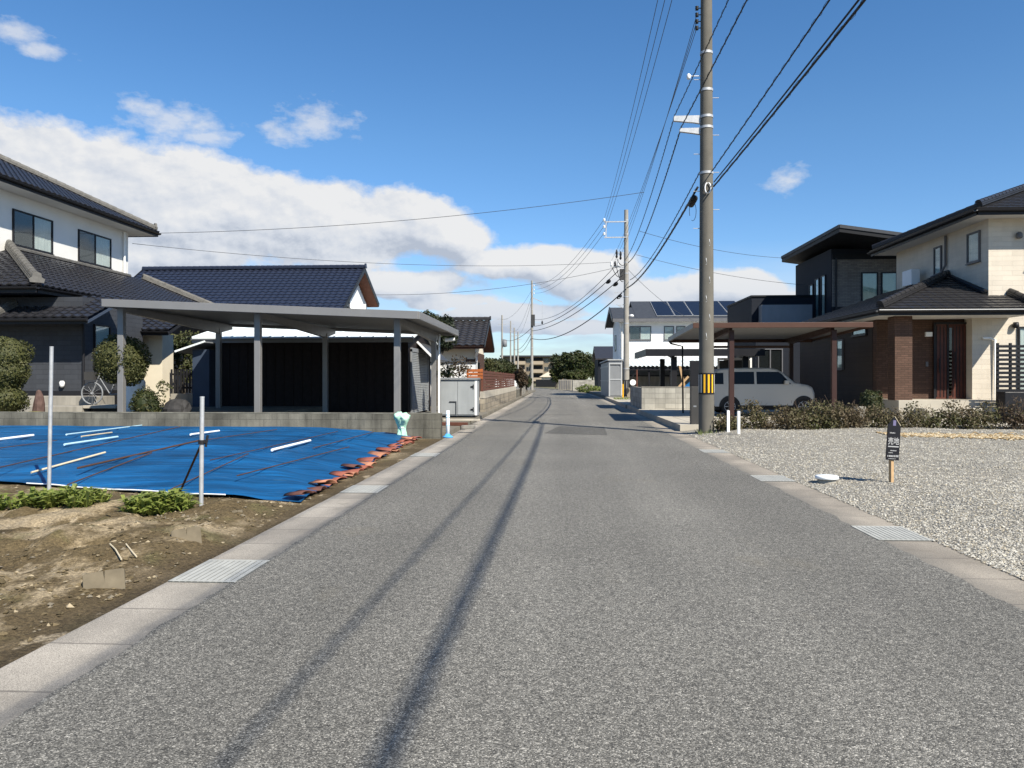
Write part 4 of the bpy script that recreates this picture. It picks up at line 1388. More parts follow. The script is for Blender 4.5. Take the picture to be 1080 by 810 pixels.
# garden things
def stone_obj(name, c, r, material, label, cat, seed, loc_z):
    g = np.random.default_rng(seed); mb = MB()
    k = g.uniform(0, 6, 4)
    mb.lathe((c[0], c[1], loc_z), [(r[0] * w, r[2] * z) for w, z in ((.9, -.05), (1, .15), (.97, .45), (.75, .75), (.45, .95), (.05, 1.))], 14, smooth=False,
             wob=lambda a, i: 1 + .14 * math.sin(2 * a + k[0] + i) + .10 * math.sin(3 * a + k[1] + i * 1.3) + .07 * math.sin(5 * a + k[2] + 2 * i))
    return tag(mb.build(name, material, loc=(c[0], c[1], loc_z)), label, cat)


x, y = at(41, 19.7); stone_obj('garden_stone', (x, y), (.125, .12, .66), 'stone_red', 'upright red brown garden stone before the terrace', 'stone', 4, .42)
x, y = at(187, 20.2); stone_obj('garden_stone', (x, y), (.36, .3, .48), 'stone_black', 'rounded dark garden rock beside the navy lean-to shed', 'stone', 6, .36)
x, y = at(36, 19.4); g_ = MB(); g_.lathe((x, y, .42), [(.5, -.02), (.42, .07), (.1, .12)], 16); o = g_.build('moss_patch', 'moss', loc=(x, y, .42)); tag(o, 'yellow green moss mound at the foot of the red brown stone', 'moss')


def tree(name, label, cat, base, lobes, n, size, lm, trunk_r=.08, group=None, core=.72, seed=1, rough=.25, limbs=4, shell=.6, stems=None, aspect=.55):
    base = V(base)
    t = thing(name, label, cat, base, group)
    top = V((sum(l[0] for l in lobes) / len(lobes), sum(l[1] for l in lobes) / len(lobes), max(l[2] for l in lobes)))
    g = np.random.default_rng(seed)
    mb = MB()
    mid = base.lerp(top, .45) + V((g.normal() * .05, g.normal() * .05, 0)) * (top - base).length * .3
    mb.tube([base - UZ * .05, base.lerp(mid, .5) + V((trunk_r * .4, 0, 0)), mid, top], [trunk_r * 1.25, trunk_r, trunk_r * .8, trunk_r * .2], 9)
    for l in lobes[:12]:
        c = V(l[:3])
        st = base.lerp(mid, g.uniform(.6, 1.)); st = mid if (c - mid).length < .4 else st
        mb.tube([st, st.lerp(c, .5) + UZ * .08 * (c - st).length, c], [trunk_r * .5, trunk_r * .35, trunk_r * .12], 6)
    mb.build('trunk', 'bark', t)
    leaf_mesh('crown', lobes, n, size, lm, t, shell=shell, core=core, seed=seed, rough=rough, aspect=aspect)
    return t


x, y = at(5, 19.6)
tree('clipped_shrub', 'tall clipped shrub in two tiers at the left edge of the garden', 'shrub', (x, y, .42),
     [(x, y, 1.95, .62, .6, .52), (x - .15, y, 1.35, .62, .6, .5), (x - .1, y, .85, .66, .6, .46), (x + .12, y - .05, 1.55, .5, .5, .4)], 9000, .035, 'leaf_box', .06, seed=3, rough=.12, core=.86, shell=.8)
x, y = at(128.5, 19.85)
tree('clipped_tree', 'round clipped garden tree behind the leftmost carport post', 'tree', (x, y, .42),
     [(x, y, 1.90, .66, .62, .62), (x - .12, y, 1.75, .56, .54, .5), (x + .18, y, 1.62, .46, .46, .45)], 9500, .034, 'leaf_box', .07, seed=5, rough=.10, core=.84, shell=.8)
x, y = at(153, 19.9)
tree('dark_shrub', 'low near black shrub in the shade below the round clipped tree', 'shrub', (x, y, .38),
     [(x, y, .72, .36, .34, .42), (x + .12, y, .6, .3, .3, .3)], 2600, .035, 'leaf_dark', .04, seed=6, core=.8)
x, y = at(172, 20.0)
o = leaf_mesh('sapling', [(x, y, 1.15, .2, .2, .16), (x - .08, y, .95, .14, .14, .12), (x + .05, y, .7, .1, .1, .14)], 150, .04, 'leaf_mid', loc=(x, y, .4), seed=8)
tag(o, 'thin sparse sapling in front of the beige porch wall', 'sapling')
x, y = at(140, 21.6)
t = thing('water_tank', 'rounded white plastic water tank behind the near black shrub', 'tank', (x, y, .42))
MB().lathe((x, y, .42), [(.30, 0), (.33, .1), (.33, .85), (.25, 1.0), (.1, 1.05)], 20).build('body', 'pvc', t)
MB().lathe((x, y, .42), [(.11, 1.04), (.11, 1.10), (.02, 1.11)], 14).build('lid', 'pvc', t)
# dark fence and garden tree seen between porch and shed
xa, xb = atY(181, 27.6), atY(210, 27.6)
t = thing('picket_fence', 'short black upright bar fence between the beige porch and the shed', 'fence', (xa, 27.6, .4))
mb = MB()
for i in range(10):
    x = xa + (xb - xa) * i / 9
    mb.box(x - .03, x + .03, 27.58, 27.62, .85, 1.72)
mb.build('pickets', 'black_trim', t)
boxes('rail', 'black_trim', t, (xa, xb, 27.625, 27.66, 1.5, 1.57), (xa, xb, 27.625, 27.66, 1.0, 1.07))
boxes('base_wall', 'concrete', t, (xa, xb, 27.52, 27.7, .4, .82))
x, y = at(193, 31)
tree('garden_tree', 'loose green garden tree seen between the beige porch and the shed roof', 'tree', (x, y, .4),
     [(x - .3, y, 2.4, .8, .7, .8), (x + .4, y, 1.8, .7, .7, .7), (x + .2, y, 2.8, .7, .6, .5)], 2200, .07, 'leaf_mid', .07, seed=9, core=.3, shell=.3)

# ------------------------------------------------------------------ house with the long blue black roof
t = thing('long_roof_house', 'cream house under a long blue black tiled gable roof behind the carport', 'house', (-18, 44, .1))
TB = dict(wave=.36, amp=.03, course=.36, step=.035, cols=5)
gable_x(t, -24.8, -11.35, 40.0, 48.1, 44.55, 5.05, 7.86, 6.1, 'tile_blue', 'tile_blue', TB, soff='soffit_brown', oni_s=.25, cap=.22)
boxes('wall', 'cream_plain', t, (-24.2, -12.0, 40.9, 47.6, .0, 5.3))
mb = MB(); mb.slab([(-12.0, 40.9, 5.3), (-12.0, 47.6, 5.3), (-12.0, 47.6, 6.0), (-12., 44.55, 7.55), (-12., 40.9, 5.35)], -UX * .2)
mb.build('gable_wall', 'white_plain', t)
window(t, (-12., 42.2, 5.5), UY, UX, 1.2, .9, 1, 'black_trim')
mb = MB(); mb.tube([(-11.95, 46.9, .1), (-11.95, 46.9, 6.)], .05, 8); mb.build('downpipe', 'white_trim', t)
mb = MB(); tile_slope(mb, V((-11.2, 43.5, 5.05)), V((-11.2, 48.5, 5.05)), V((-12., 48.5, 5.45)), V((-12., 43.5, 5.45)), **TB); mb.build('side_canopy', 'white_metal', t)

# ------------------------------------------------------------------ cream cottage beyond the cabinet
t = thing('cream_cottage', 'small cream cottage with a dark brown ridged tile roof left of the street', 'house', (-7, 46, .1))
TC = dict(wave=.42, amp=.05, course=.34, step=.03, cols=6)
gable_x(t, -12, -4.15, 42.9, 49.6, 46.2, 3.25, 4.9, 3.25, 'tile_brown', 'tile_brown', TC, soff='wood_brown', oni_s=.22, cap=.2)
boxes('wall', 'cream_plain', t, (-11.5, -4.75, 43.7, 48.8, .0, 3.15))
mb = MB(); mb.slab([(-4.75, 43.7, 3.15), (-4.75, 48.8, 3.15), (-4.75, 46.2, 4.45)], -UX * .2); mb.build('gable_wall', 'cream_plain', t)
boxes('side_cladding', 'brown_tile_wall', t, (-4.745, -4.71, 43.6, 48.8, .3, 2.9), (-5.3, -4.71, 43.66, 43.695, .3, 2.5))
mb = MB(); mb.bar((-4.5, 43.0, 3.1), (-4.72, 43.62, 2.6), .12, .1); mb.tube([(-4.66, 43.6, .2), (-4.66, 43.6, 2.7), (-4.5, 43.1, 3.05)], .06, 8); mb.build('downpipe', 'white_trim', t)
window(t, (-4.71, 44.4, 1.2), UY, UX, 1.0, 1.1, 1, 'black_trim')
window(t, (-7.2, 43.7, 1.2), UX, -UY, 1.3, 1.0, 2, 'grey_trim')
t = thing('garden_wall', 'white rendered garden wall with dark coping in front of the cream cottage', 'wall', (-5, 36, .1))
boxes('wall', 'white_wall', t, (-8.5, -3.9, 36, 36.2, .0, 2.1))
boxes('coping', 'alu_dark', t, (-8.6, -3.85, 35.95, 36.25, 2.102, 2.17))
# orange timber screen
t = thing('timber_screen', 'orange stained horizontal board screen above the grey cabinet', 'fence', (-3.3, 29.6, 0))
for i in range(3): boxes('board', 'wood_orange', t, (atY(492, 29.4), -2.90, 29.4, 29.43, 1.36 + i * .135, 1.47 + i * .135))
boxes('post', 'wood_brown', t, (-2.97, -2.90, 29.432, 29.50, .0, 1.80), (atY(492, 29.4), atY(492, 29.4) + .07, 29.432, 29.5, .0, 1.78))
# block wall with brown fence along the street
t = thing('street_wall', 'tan block wall with pale top course along the street beside the brown fence', 'wall', (-2.9, 40, 0))
boxes('blocks', 'block_tan', t, (-3.0, -2.82, 29.3, 51., -.1, .62))
boxes('pale_course', 'concrete_pale', t, (-3.0, -2.815, 29.28, 51., .622, .88))
t = thing('board_fence', 'dark brown horizontal board fence on the tan street wall', 'fence', (-2.9, 40, .9))
mb = MB()
for i in range(7): mb.box(-2.93, -2.91, 29.52, 51., .90 + i * .115, .90 + i * .115 + .095)
mb.build('boards', 'wood_brown', t)
for i in range(12):
    y = 29.6 + i * 1.94
    boxes('post', 'wood_brown', t, (-2.98, -2.935, y - .03, y + .03, .885, 1.72))
t = thing('street_wall', 'low grey block wall farther along the left of the street below the hedge trees', 'wall', (-2.9, 62, 0))
boxes('blocks', 'block_wall', t, (-3.05, -2.85, 52.5, 60., -.1, .62)); boxes('coping', 'concrete', t, (-3.06, -2.84, 52.48, 60.02, .622, .68))
t = thing('street_wall', 'pale low wall farthest down the left side of the street', 'wall', (-3.6, 75, 0))
mb = MB()
for a, b in ((61., 68.), (68., 75.), (75., 83.)):
    mb.bar((-2.95 + bend(a), a, .4), (-2.95 + bend(b), b, .4), .18, .9)
mb.build('blocks', 'concrete', t)

# shrubs behind the cabinet and the trees on the left
for (px, py, z, r, n_, lab, lm) in ((470, 391, 28, .30, 260, 'small dark shrub behind the left door of the grey cabinet', 'leaf_dark'), (484, 386, 29, .45, 360, 'wispy dark bare twigged shrub behind the grey cabinet', 'leaf_red')):
    x, y = at(px, z); hc = hh(py, z)
    tree('dark_shrub', lab, 'shrub', (x, y, .1), [(x, y, hc, r, r, r), (x + r * .5, y, hc - r * .4, r * .7, r * .6, r * .6), (x - r * .6, y, hc - r * .3, r * .6, r * .5, r * .7)], n_, .055, lm, .03, seed=px, core=0, shell=.1)
TLABEL = []
def far_tree(px, py, z, rpx, hpx, n_, size, lm, lab, name='street_tree', seed=1, group='trees down the street', core=.62, k=5):
    x, y = at(px, z); hc = hh(py, z); r = rpx / 811 * z; rv = hpx / 811 * z
    g = np.random.default_rng(seed)
    lobes = [(x, y, hc, r * .72, r * .7, rv * .72)]
    for i in range(k):
        an = g.uniform(0, 6.28); e = g.uniform(-.5, .75)
        lobes.append((x + math.cos(an) * r * .55, y + math.sin(an) * r * .5, hc + e * rv * .62, r * g.uniform(.3, .5), r * .42, rv * g.uniform(.28, .45)))
    return tree(name, lab, 'tree', (x, y, 0.), lobes, n_, size, lm, r * .09, group, core, seed, .3, shell=.5)


far_tree(459, 352, 36, 24, 31, 6500, .07, 'leaf_pine', 'dark pine like tree rising behind the right end of the carport', 'pine_tree', 21)
far_tree(521, 392, 56, 13, 17, 2600, .10, 'leaf_mid', 'olive green bushy tree right behind the brown fence', seed=22)
far_tree(534, 390, 66, 13, 14, 2200, .12, 'leaf_dark', 'dark tree just beyond the olive tree left of the street', seed=23)
far_tree(549, 398, 57, 8.5, 15, 2200, .09, 'leaf_red', 'tall bronze hedge tree at the end of the brown fence', seed=24)
far_tree(527, 385, 100, 16, 10, 1800, .20, 'leaf_pine', 'distant dark pines behind the apartment block, left of the far poles', seed=25)
far_tree(556, 403, 78, 6, 9, 900, .12, 'leaf_dark', 'low dark hedge bush at the far left kerb', seed=26)
# ================================================================== right side
# ------------------------------------------------------------------ cream house with the porch
H = thing('porch_house', 'cream two storey house with tiled porch roof, brown door and brown pillar', 'house', (14, 26, .14))
TF = dict(wave=.32, amp=.014, course=.30, step=.028, cols=8, flat=True)
boxes('upper_wall', 'cream_wall', H, (13.1, 22.6, 24.3, 30.7, 3.2, 6.25))
boxes('lower_wall', 'cream_wall', H, (12.62, 22.6, 24.302, 31.2, .14, 3.3))
boxes('side_wall', 'brown_panel', H, (9.95, 12.6, 25.05, 32.4, .14, 3.25))
boxes('door_wall', 'brown_tile_wall', H, (9.96, 12.61, 24.75, 25.04, .74, 3.25))
hip_roof(H, 12.35, 23.4, 23.55, 31.4, 6.42, .39, 'tile_flat', 'tile_flat', tile=TF, cap=.2, onis=False, name='upper_roof')
ze, p = 3.40, .37
rise = 13.1 - 9.27
zt_ = ze + rise * p
mb = MB()
tile_slope(mb, V((9.27, 22.9, ze)), V((13.1, 22.9, ze)), V((13.1, 22.9 + rise, zt_)), V((13.1, 22.9 + rise, zt_)), **TF)
tile_slope(mb, V((13.1, 22.9, ze)), V((13.75, 22.9, ze)), V((13.75, 24.3, ze + 1.4 * p)), V((13.1, 24.3, ze + 1.4 * p)), **TF)
tile_slope(mb, V((9.27, 33.2, ze)), V((9.27, 22.9, ze)), V((13.1, 22.9 + rise, zt_)), V((13.1, 31.5, zt_)), **TF)
pr = mb.build('porch_roof', 'tile_flat', H)
mb = MB()
ridge_cap(mb, V((9.33, 22.96, ze + .04)), V((13.1, 22.9 + rise, zt_ + .03)), .19)
ridge_cap(mb, V((13.72, 22.95, ze + .03)), V((13.72, 24.3, ze + 1.4 * p + .03)), .17)
ridge_cap(mb, V((13.04, 22.95 + rise, zt_ + .02)), V((13.04, 24.35, ze + 1.45 * p + .04)), .14, layers=1)
mb.build('ridge', 'tile_flat', pr)
boxes('soffit', 'soffit', pr, (9.33, 13.7, 22.96, 24.7, 3.22, 3.27), (9.33, 9.94, 24.71, 33.1, 3.22, 3.27))
mb = MB()
gutter_line(mb, V((9.2, 22.84, 3.34)), V((13.8, 22.84, 3.34)), .065); gutter_line(mb, V((9.21, 22.84, 3.34)), V((9.21, 33.2, 3.34)), .065)
mb.box(9.27, 13.75, 22.9, 22.93, 3.20, 3.38); mb.box(9.27, 9.30, 22.93, 33.2, 3.20, 3.38)
mb.build('gutter', 'black_trim', pr)
mb = MB(); mb.box(9.25, 13.78, 22.79, 22.80, 3.345, 3.365); mb.build('gutter_lip', 'soffit', pr)
boxes('pillar', 'brown_tile_wall', H, (9.92, 10.42, 23.35, 23.85, .73, 3.22))
x0, x1 = atY(984, 24.75), atY(1022.5, 24.75)
d = boxes('front_door', 'door_brown', H, (x0, x1, 24.66, 24.748, .74, 3.08))
w = x1 - x0
boxes('door_frame', 'black_trim', d, (x0 - .03, x0 + .03, 24.62, 24.66, .74, 3.12), (x1 - .03, x1 + .03, 24.62, 24.66, .74, 3.12), (x0, x1, 24.62, 24.66, 3.06, 3.12), (x0 + w * .34, x0 + w * .38, 24.63, 24.66, .74, 3.06))
boxes('door_slit', 'glass_dark', d, (x0 + w * .40, x0 + w * .47, 24.64, 24.658, .85, 2.95))
mb = MB()
for i in range(5): mb.box(x0 + w * (.50 + .09 * i), x0 + w * (.50 + .09 * i) + .02, 24.648, 24.66, .80, 3.0)
for i in range(3): mb.box(x0 + w * (.05 + .1 * i), x0 + w * (.05 + .1 * i) + .02, 24.648, 24.66, .80, 3.0)
mb.build('door_groove', 'black_trim', d)
mb = MB(); mb.tube([(x0 + w * .12, 24.60, 1.55), (x0 + w * .12, 24.60, 2.0)], .02, 8); mb.tube([(x0 + w * .53, 24.58, 1.35), (x0 + w * .53, 24.58, 2.2)], .018, 8)
mb.build('handle', 'black_trim', d)
boxes('wall_lamp', 'white_trim', H, (atY(976, 24.7), atY(983, 24.7), 24.66, 24.748, 2.68, 2.82), bevel=.01)
boxes('intercom', 'grey_trim', H, (atY(977, 24.7), atY(979.5, 24.7), 24.72, 24.748, 1.75, 1.9))
boxes('porch_step', 'concrete_pale', H, (9.94, 12.75, 23.15, 24.74, .14, .735), bevel=.01)
boxes('porch_step', 'concrete_pale', H, (10.4, 13.2, 22.55, 23.145, .14, .52), bevel=.01)
window(H, (9.95, 28.1, 1.75), -UY, -UX, .55, .95, 1, 'grey_trim', 'frosted')
window(H, (9.95, 26.6, 2.85), -UY, -UX, 1.1, .25, 1, 'black_trim', 'frosted')
window(H, (13.1, 27.6, 4.9), -UY, -UX, .42, .98, 1, 'grey_trim', 'frosted')
window(H, (13.1, 25.42, 5.08), -UY, -UX, .64, .86, 1, 'grey_trim', 'frosted')
mb = MB(); mb.tube([(13.04, 26.8, 6.2), (13.04, 26.8, 5.2), (12.98, 26.95, 4.98), (12.8, 27.3, 4.86)], .04, 8); mb.build('downpipe', 'grey_trim', H)
mb = MB(); mb.tube([(12.9, 24.24, 2.6), (13.1, 24.24, 2.6), (13.25, 24.24, 2.55), (13.25, 24.24, .15)], .04, 8); mb.build('downpipe', 'white_trim', H)
mb = MB(); mb.lathe((13.95, 24.2, 5.62), [(.06, 0), (.09, .04), (.08, .16), (.03, .2)], 12); mb.build('vent_cap', 'grey_trim', H)
mb = MB(); mb.lathe((13.85, 24.2, 2.9), [(.05, 0), (.09, .05), (.07, .18)], 12); mb.box(13.8, 13.9, 24.2, 24.3, 2.96, 3.02); mb.build('wall_lamp', 'black_trim', H)
window(H, (14.25, 24.3, 4.75), UX, -UY, 1.5, 1.1, 2, 'black_trim', 'curtain')
window(H, (14.0, 24.3, 1.0), UX, -UY, 1.6, 1.9, 2, 'black_trim', 'curtain')
o = boxes('outdoor_unit', 'white_trim', None, (12.55, 12.85, 28.2, 28.95, 4.72, 5.28), bevel=.02)
tag(o, 'white air conditioner unit standing on the porch roof by the upper side wall', 'air conditioner')
# slatted fence
t = thing('slat_fence', 'black horizontal slat fence right of the porch steps at the right edge', 'fence', (13.5, 22.6, .14))
mb = MB()
x0 = atY(1051, 22.6)
for i in range(14): mb.box(x0, 16.5, 22.60, 22.625, .62 + i * .125, .62 + i * .125 + .075)
mb.build('slat_panel', 'black_trim', t)
for x in (x0 + .03, x0 + .38, x0 + 1.6, x0 + 3.): boxes('post', 'black_trim', t, (x, x + .06, 22.63, 22.69, .1, 2.38))
o = boxes('storage_bin', 'black_trim', None, (x0 - .05, x0 + .5, 22.1, 22.5, .13, 1.0), bevel=.02)
tag(o, 'dark storage bin standing in front of the black slat fence', 'bin')

# ------------------------------------------------------------------ black house behind
H = thing('black_house', 'tall black and taupe modern house with a sloping dark roof behind the brown carport', 'house', (15, 43, .14))
boxes('wall', 'navy_wall', H, (14.3, 22, 41.32, 47.4, .14, 8.2))
mb = MB(); mb.slab([(13.65, 38.3, 8.82), (22.6, 38.3, 7.5), (22.6, 48.0, 7.5), (13.65, 48.0, 8.82)], -UZ * .30)
ro = mb.build('roof', 'black_wall', H)
mb = MB()
for a, b in ((V((13.65, 38.28, 8.80)), V((22.6, 38.28, 7.48))), (V((13.63, 38.3, 8.80)), V((13.63, 48., 8.80)))): mb.bar(a, b, .05, .16)
mb.build('roof_edge', 'slate', ro)
xa, xb = atY(877, 41.3), 22
boxes('brick_face', 'grey_tile_wall', H, (14.33, xb, 41.26, 41.318, 5.15, 7.62))
boxes('upper_trim', 'black_wall', H, (14.33, xb, 41.24, 41.317, 7.622, 7.9))
boxes('lower_trim', 'black_wall', H, (14.33, xb, 41.25, 41.317, 4.7, 5.148))
mb = MB(); mb.tube([(atY(882, 41.2), 41.2, .2), (atY(882, 41.2), 41.2, 7.7)], .05, 8); mb.build('downpipe', 'black_trim', H)
for a, b in ((909.5, 924.5), (930.5, 945)):
    xx, xw = atY(a, 41.26), atY(b, 41.26)
    window(H, (xx, 41.258, 5.2), UX, -UY, xw - xx, 1.68, 1, 'black_trim', 'curtain_green', bw=.06)
for a, hgt in ((42.15, 2.15), (43.15, 2.1), (44.15, 1.9)):
    window(H, (14.3, a + .55, 4.75), -UY, -UX, .52, hgt, 1, 'black_trim', 'frosted' if a != 99 else None)
boxes('wing', 'navy_wall', H, (10.8, 14.29, 43.8, 50., .14, 5.95))
boxes('wing_coping', 'black_wall', H, (10.75, 14.28, 43.74, 50.05, 5.952, 6.05))
boxes('balcony_panel', 'steel_grey', H, (atY(804, 43.), 13.9, 43.1, 43.15, 4.2, 5.45), (atY(804, 43.), atY(804, 43.) + .05, 43.151, 43.79, 4.2, 5.45))
boxes('balcony_floor', 'black_wall', H, (atY(804, 43.), 14.28, 43.152, 43.79, 4.1, 4.18))
boxes('lower_wall', 'navy_wall', H, (atY(797, 38.4), 22, 38.4, 43.09, .14, 3.5))
window(H, (atY(851.5, 38.4), 38.4, 1.3), UX, -UY, .28, 1.75, 1, 'grey_trim', 'frosted')
window(H, (atY(798, 38.4) + .1, 38.4, .6), UX, -UY, 1.1, 2.2, 2, 'grey_trim')

# ------------------------------------------------------------------ brown carport with the car
yf, yb = 22.75, 27.9
xl, xr = atY(731, yf), atY(921, yf)
t = thing('carport', 'brown aluminium carport with a pale underside sheltering the pale grey car', 'carport', ((xl + xr) / 2, 27, .16))
zb = lambda y: 3.0 - .15 * (y - yf) / (yb - yf)
boxes('front_beam', 'alu_brown', t, (xl, xr, yf, yf + .08, 2.85, 3.0), bevel=.006)
for xx, mm in ((xl, 'alu'), (xr - .08, 'alu_brown')):
    mb = MB(); mb.slab([(xx, yf + .082, zb(yf) - .003), (xx, yb, zb(yb)), (xx, yb, zb(yb) - .15), (xx, yf + .082, zb(yf) - .15)], (.08, 0, 0)); mb.build('side_beam', mm, t)
boxes('rear_beam', 'alu_brown', t, (xl + .082, xr - .082, yb - .08, yb, zb(yb) - .19, zb(yb) - .004))
mb = MB(); mb.slab([(xl + .082, yf + .082, zb(yf) - .05), (xr - .082, yf + .082, zb(yf) - .05), (xr - .082, yb - .082, zb(yb) - .05), (xl + .082, yb - .082, zb(yb) - .05)], (0, 0, -.03)); mb.build('roof_panel', 'roof_sheet', t)
for px in (771.5, 879.5):
    x = atY(px, 23.1)
    boxes('post', 'alu_brown_dark', t, (x - .07, x + .07, 23.05, 23.19, .1, 2.80), bevel=.006)
    boxes('post', 'alu_brown_dark', t, (x - .065, x + .065, 27.2, 27.33, .1, 2.62), bevel=.006)
    mb = MB(); mb.slab([(x - .05, 23.2, 2.91), (x - .05, 23.2, 2.78), (x - .05, 27.2, 2.58), (x - .05, 27.85, 2.68), (x - .05, 27.85, 2.80)], (.1, 0, 0)); mb.build('roof_beam', 'alu_brown_dark', t)
xa, xb = atY(771.5, 23.1), atY(879.5, 23.1)
boxes('cross_rail', 'alu_brown', t, (xa + .07, xb - .07, 27.22, 27.29, 2.44, 2.52))
mb = MB(); mb.tube([(xl + .04, yb - .05, 2.70), (xl + .06, yb - .3, 2.62), (xl + .40, 27.2, 2.5), (xl + .42, 27.2, .16)], .03, 8); mb.build('downpipe', 'black_trim', t)


def make_car():
    t = thing('parked_car', 'pale grey boxy compact car parked sideways under the brown carport', 'car', (0, 0, 0))
    K = .945
    prof = [(-1.84, .30), (-1.90, .55), (-1.90, .95), (-1.87, 1.30), (-1.82, 1.52), (-1.70, 1.63), (-1.2, 1.675), (-.5, 1.69), (.15, 1.68), (.42, 1.63), (.58, 1.53),
            (.82, 1.32), (1.02, 1.14), (1.24, 1.11), (1.46, 1.07), (1.60, .98), (1.67, .78), (1.68, .5), (1.62, .30)]

    def wz(z):
        return .84 if z < .95 else .84 - .11 * ((z - .95) / .74) ** 1.15

    fr = [-1, -.965, -.88, -.5, 0, .5, .88, .965, 1]
    mb = MB(); mb.smooth = True
    P = []
    for x, z in prof:
        for f in fr:
            a = abs(f)
            k = 0 if a < .9 else (.012 if a < .98 else .05)
            cx, cz = 0, .9
            P.append((x + (cx - x) * k * .9, f * wz(z), z + (cz - z) * k))
    n = len(fr)
    F = [(i * n + j, (i + 1) * n + j, (i + 1) * n + j + 1, i * n + j + 1) for i in range(len(prof) - 1) for j in range(n - 1)]
    mb.add(P, F)
    # sides: rows of quads from roof line to sill
    for s in (0, n - 1):
        side = [P[i * n + s] for i in range(len(prof))]
        sgn = -1 if s == 0 else 1
        xs_ = np.linspace(-1.85, 1.60, 34); zs_ = [.30, .45, .60, .75, .9, 1.0, 1.1, 1.25, 1.4, 1.5, 1.58, 1.64]
        def top(x):
            pts = [(q[0], q[2]) for q in side[3:16]]
            return np.interp(x, [q[0] for q in pts], [q[1] for q in pts])
        def lo_x(z): return np.interp(z, [q[2] for q in side[:6]], [q[0] for q in side[:6]])
        def hi_x(z):
            pts = sorted([(q[2], q[0]) for q in side[8:]]); return np.interp(z, [q[0] for q in pts], [q[1] for q in pts])
        G = []
        for x in xs_:
            for z in zs_:
                zz = min(z, float(top(x))); xx = min(max(x, float(lo_x(zz))), float(hi_x(zz)))
                G.append((xx, sgn * (wz(zz) + .002), zz))
        m_ = len(zs_)
        Fs = [(i * m_ + j, (i + 1) * m_ + j, (i + 1) * m_ + j + 1, i * m_ + j + 1) for i in range(len(xs_) - 1) for j in range(m_ - 1)]
        if sgn > 0: Fs = [f[::-1] for f in Fs]
        mb.add(G, Fs)
    mb.build('body', 'car_paint', t)
    for sgn in (-1, 1):
        def panel(name, pts, m_, off=.007, th=.004, par=t):
            q = [V((x, sgn * (wz(z) + off), z)) for x, z in pts]
            if sgn > 0: q = q[::-1]
            b = MB(); b.slab(q, V((0, -sgn * th, 0))); return b.build(name, m_, par)
        panel('side_window', [(-1.80, 1.10), (-1.46, 1.10), (-1.46, 1.50), (-1.74, 1.50)], 'car_glass')
        panel('side_window', [(-1.22, 1.10), (-.40, 1.10), (-.40, 1.54), (-1.22, 1.54)], 'car_glass')
        panel('side_window', [(-.32, 1.10), (.86, 1.10), (.55, 1.46), (.44, 1.54), (-.32, 1.54)], 'car_glass')
        panel('door_line', [(-.365, .40), (-.355, .40), (-.355, 1.58), (-.365, 1.58)], 'car_black', .004)
        panel('door_line', [(.86, .42), (.87, .42), (.90, 1.06), (.89, 1.06)], 'car_black', .004)
        panel('sill_trim', [(-1.0, .29), (.95, .29), (.95, .345), (-1.0, .345)], 'car_black', .006)
        for x in (-1.18, -.26): panel('door_handle', [(x, .90), (x + .2, .90), (x + .2, .935), (x, .935)], 'car_paint', .02, .012)
        b = MB(); b.obx(V((.66, sgn * .83, 1.10)), UX, UY * sgn, UZ, -.06, .10, 0, .16, 0, .14); b.build('wing_mirror', 'car_paint', t, bevel=.03)
        b = MB(); b.slab([V((x, sgn * y, z)) for x, y, z in ((1.52, .80, .68), (1.62, .55, .68), (1.57, .55, .86), (1.44, .80, .90))][::(1 if sgn < 0 else -1)], V((.03, 0, .01))); b.build('headlight', 'lamp_clear', t)
        b = MB(); b.obx(V((-1.9, sgn * .76, .62)), UX, UY * sgn, UZ, -.04, .12, -.1, .075, 0, .34); b.build('tail_light', 'lamp_red', t)
        for x in (-1.25, 1.28):
            b = MB(); m_ = 24
            pts = [(x + .37 * math.cos(math.pi * k / m_), sgn * .851, .29 + .40 * math.sin(math.pi * k / m_)) for k in range(m_ + 1)]
            q = [V(p) for p in pts];
            if sgn > 0: q = q[::-1]
            b.slab(q, V((0, -sgn * .03, 0))); b.build('wheel_arch', 'car_black', t)
            b = MB(); R0, R1 = .30, .19
            prof_w = [(.17, .62), (R1, .66), (.26, .68), (R0, .74), (R0, .84), (.27, .868), (R1 + .01, .865), (R1, .84)]
            P_ = []; nn = 28
            for (rr, yy_) in prof_w:
                for k in range(nn):
                    an = 2 * math.pi * k / nn
                    P_.append((x + rr * math.cos(an), sgn * yy_, .30 + rr * math.sin(an)))
            b.smooth = True
            b.add(P_, [(i * nn + k, i * nn + (k + 1) % nn, (i + 1) * nn + (k + 1) % nn, (i + 1) * nn + k) for i in range(len(prof_w) - 1) for k in range(nn)])
            w_ = b.build('wheel', 'black_rubber', t)
            b = MB()
            for k in range(6):
                an = k * math.pi / 3
                b.bar((x + .03 * math.cos(an), sgn * .858, .30 + .03 * math.sin(an)), (x + .185 * math.cos(an), sgn * .858, .30 + .185 * math.sin(an)), .02, .05, up=UY)
            b.tube([(x + .185 * math.cos(an), sgn * .858, .30 + .185 * math.sin(an)) for an in np.linspace(0, 2 * math.pi, 29)], .012, 6, caps=False)
            b.tube([(x, sgn * .84, .30), (x, sgn * .868, .30)], .045, 10)
            b.build('rim', 'rim', w_)
    b = MB(); b.slab([(.62, -.64, 1.50), (.62, .64, 1.50), (1.00, .72, 1.16), (1.00, -.72, 1.16)][::-1], V((.012, 0, .014))); b.build('windscreen', 'car_glass', t)
    b = MB(); b.slab([(-1.90, -.62, 1.06), (-1.90, .62, 1.06), (-1.80, .56, 1.50), (-1.80, -.56, 1.50)], V((-.02, 0, .0))); b.build('rear_window', 'car_glass', t)
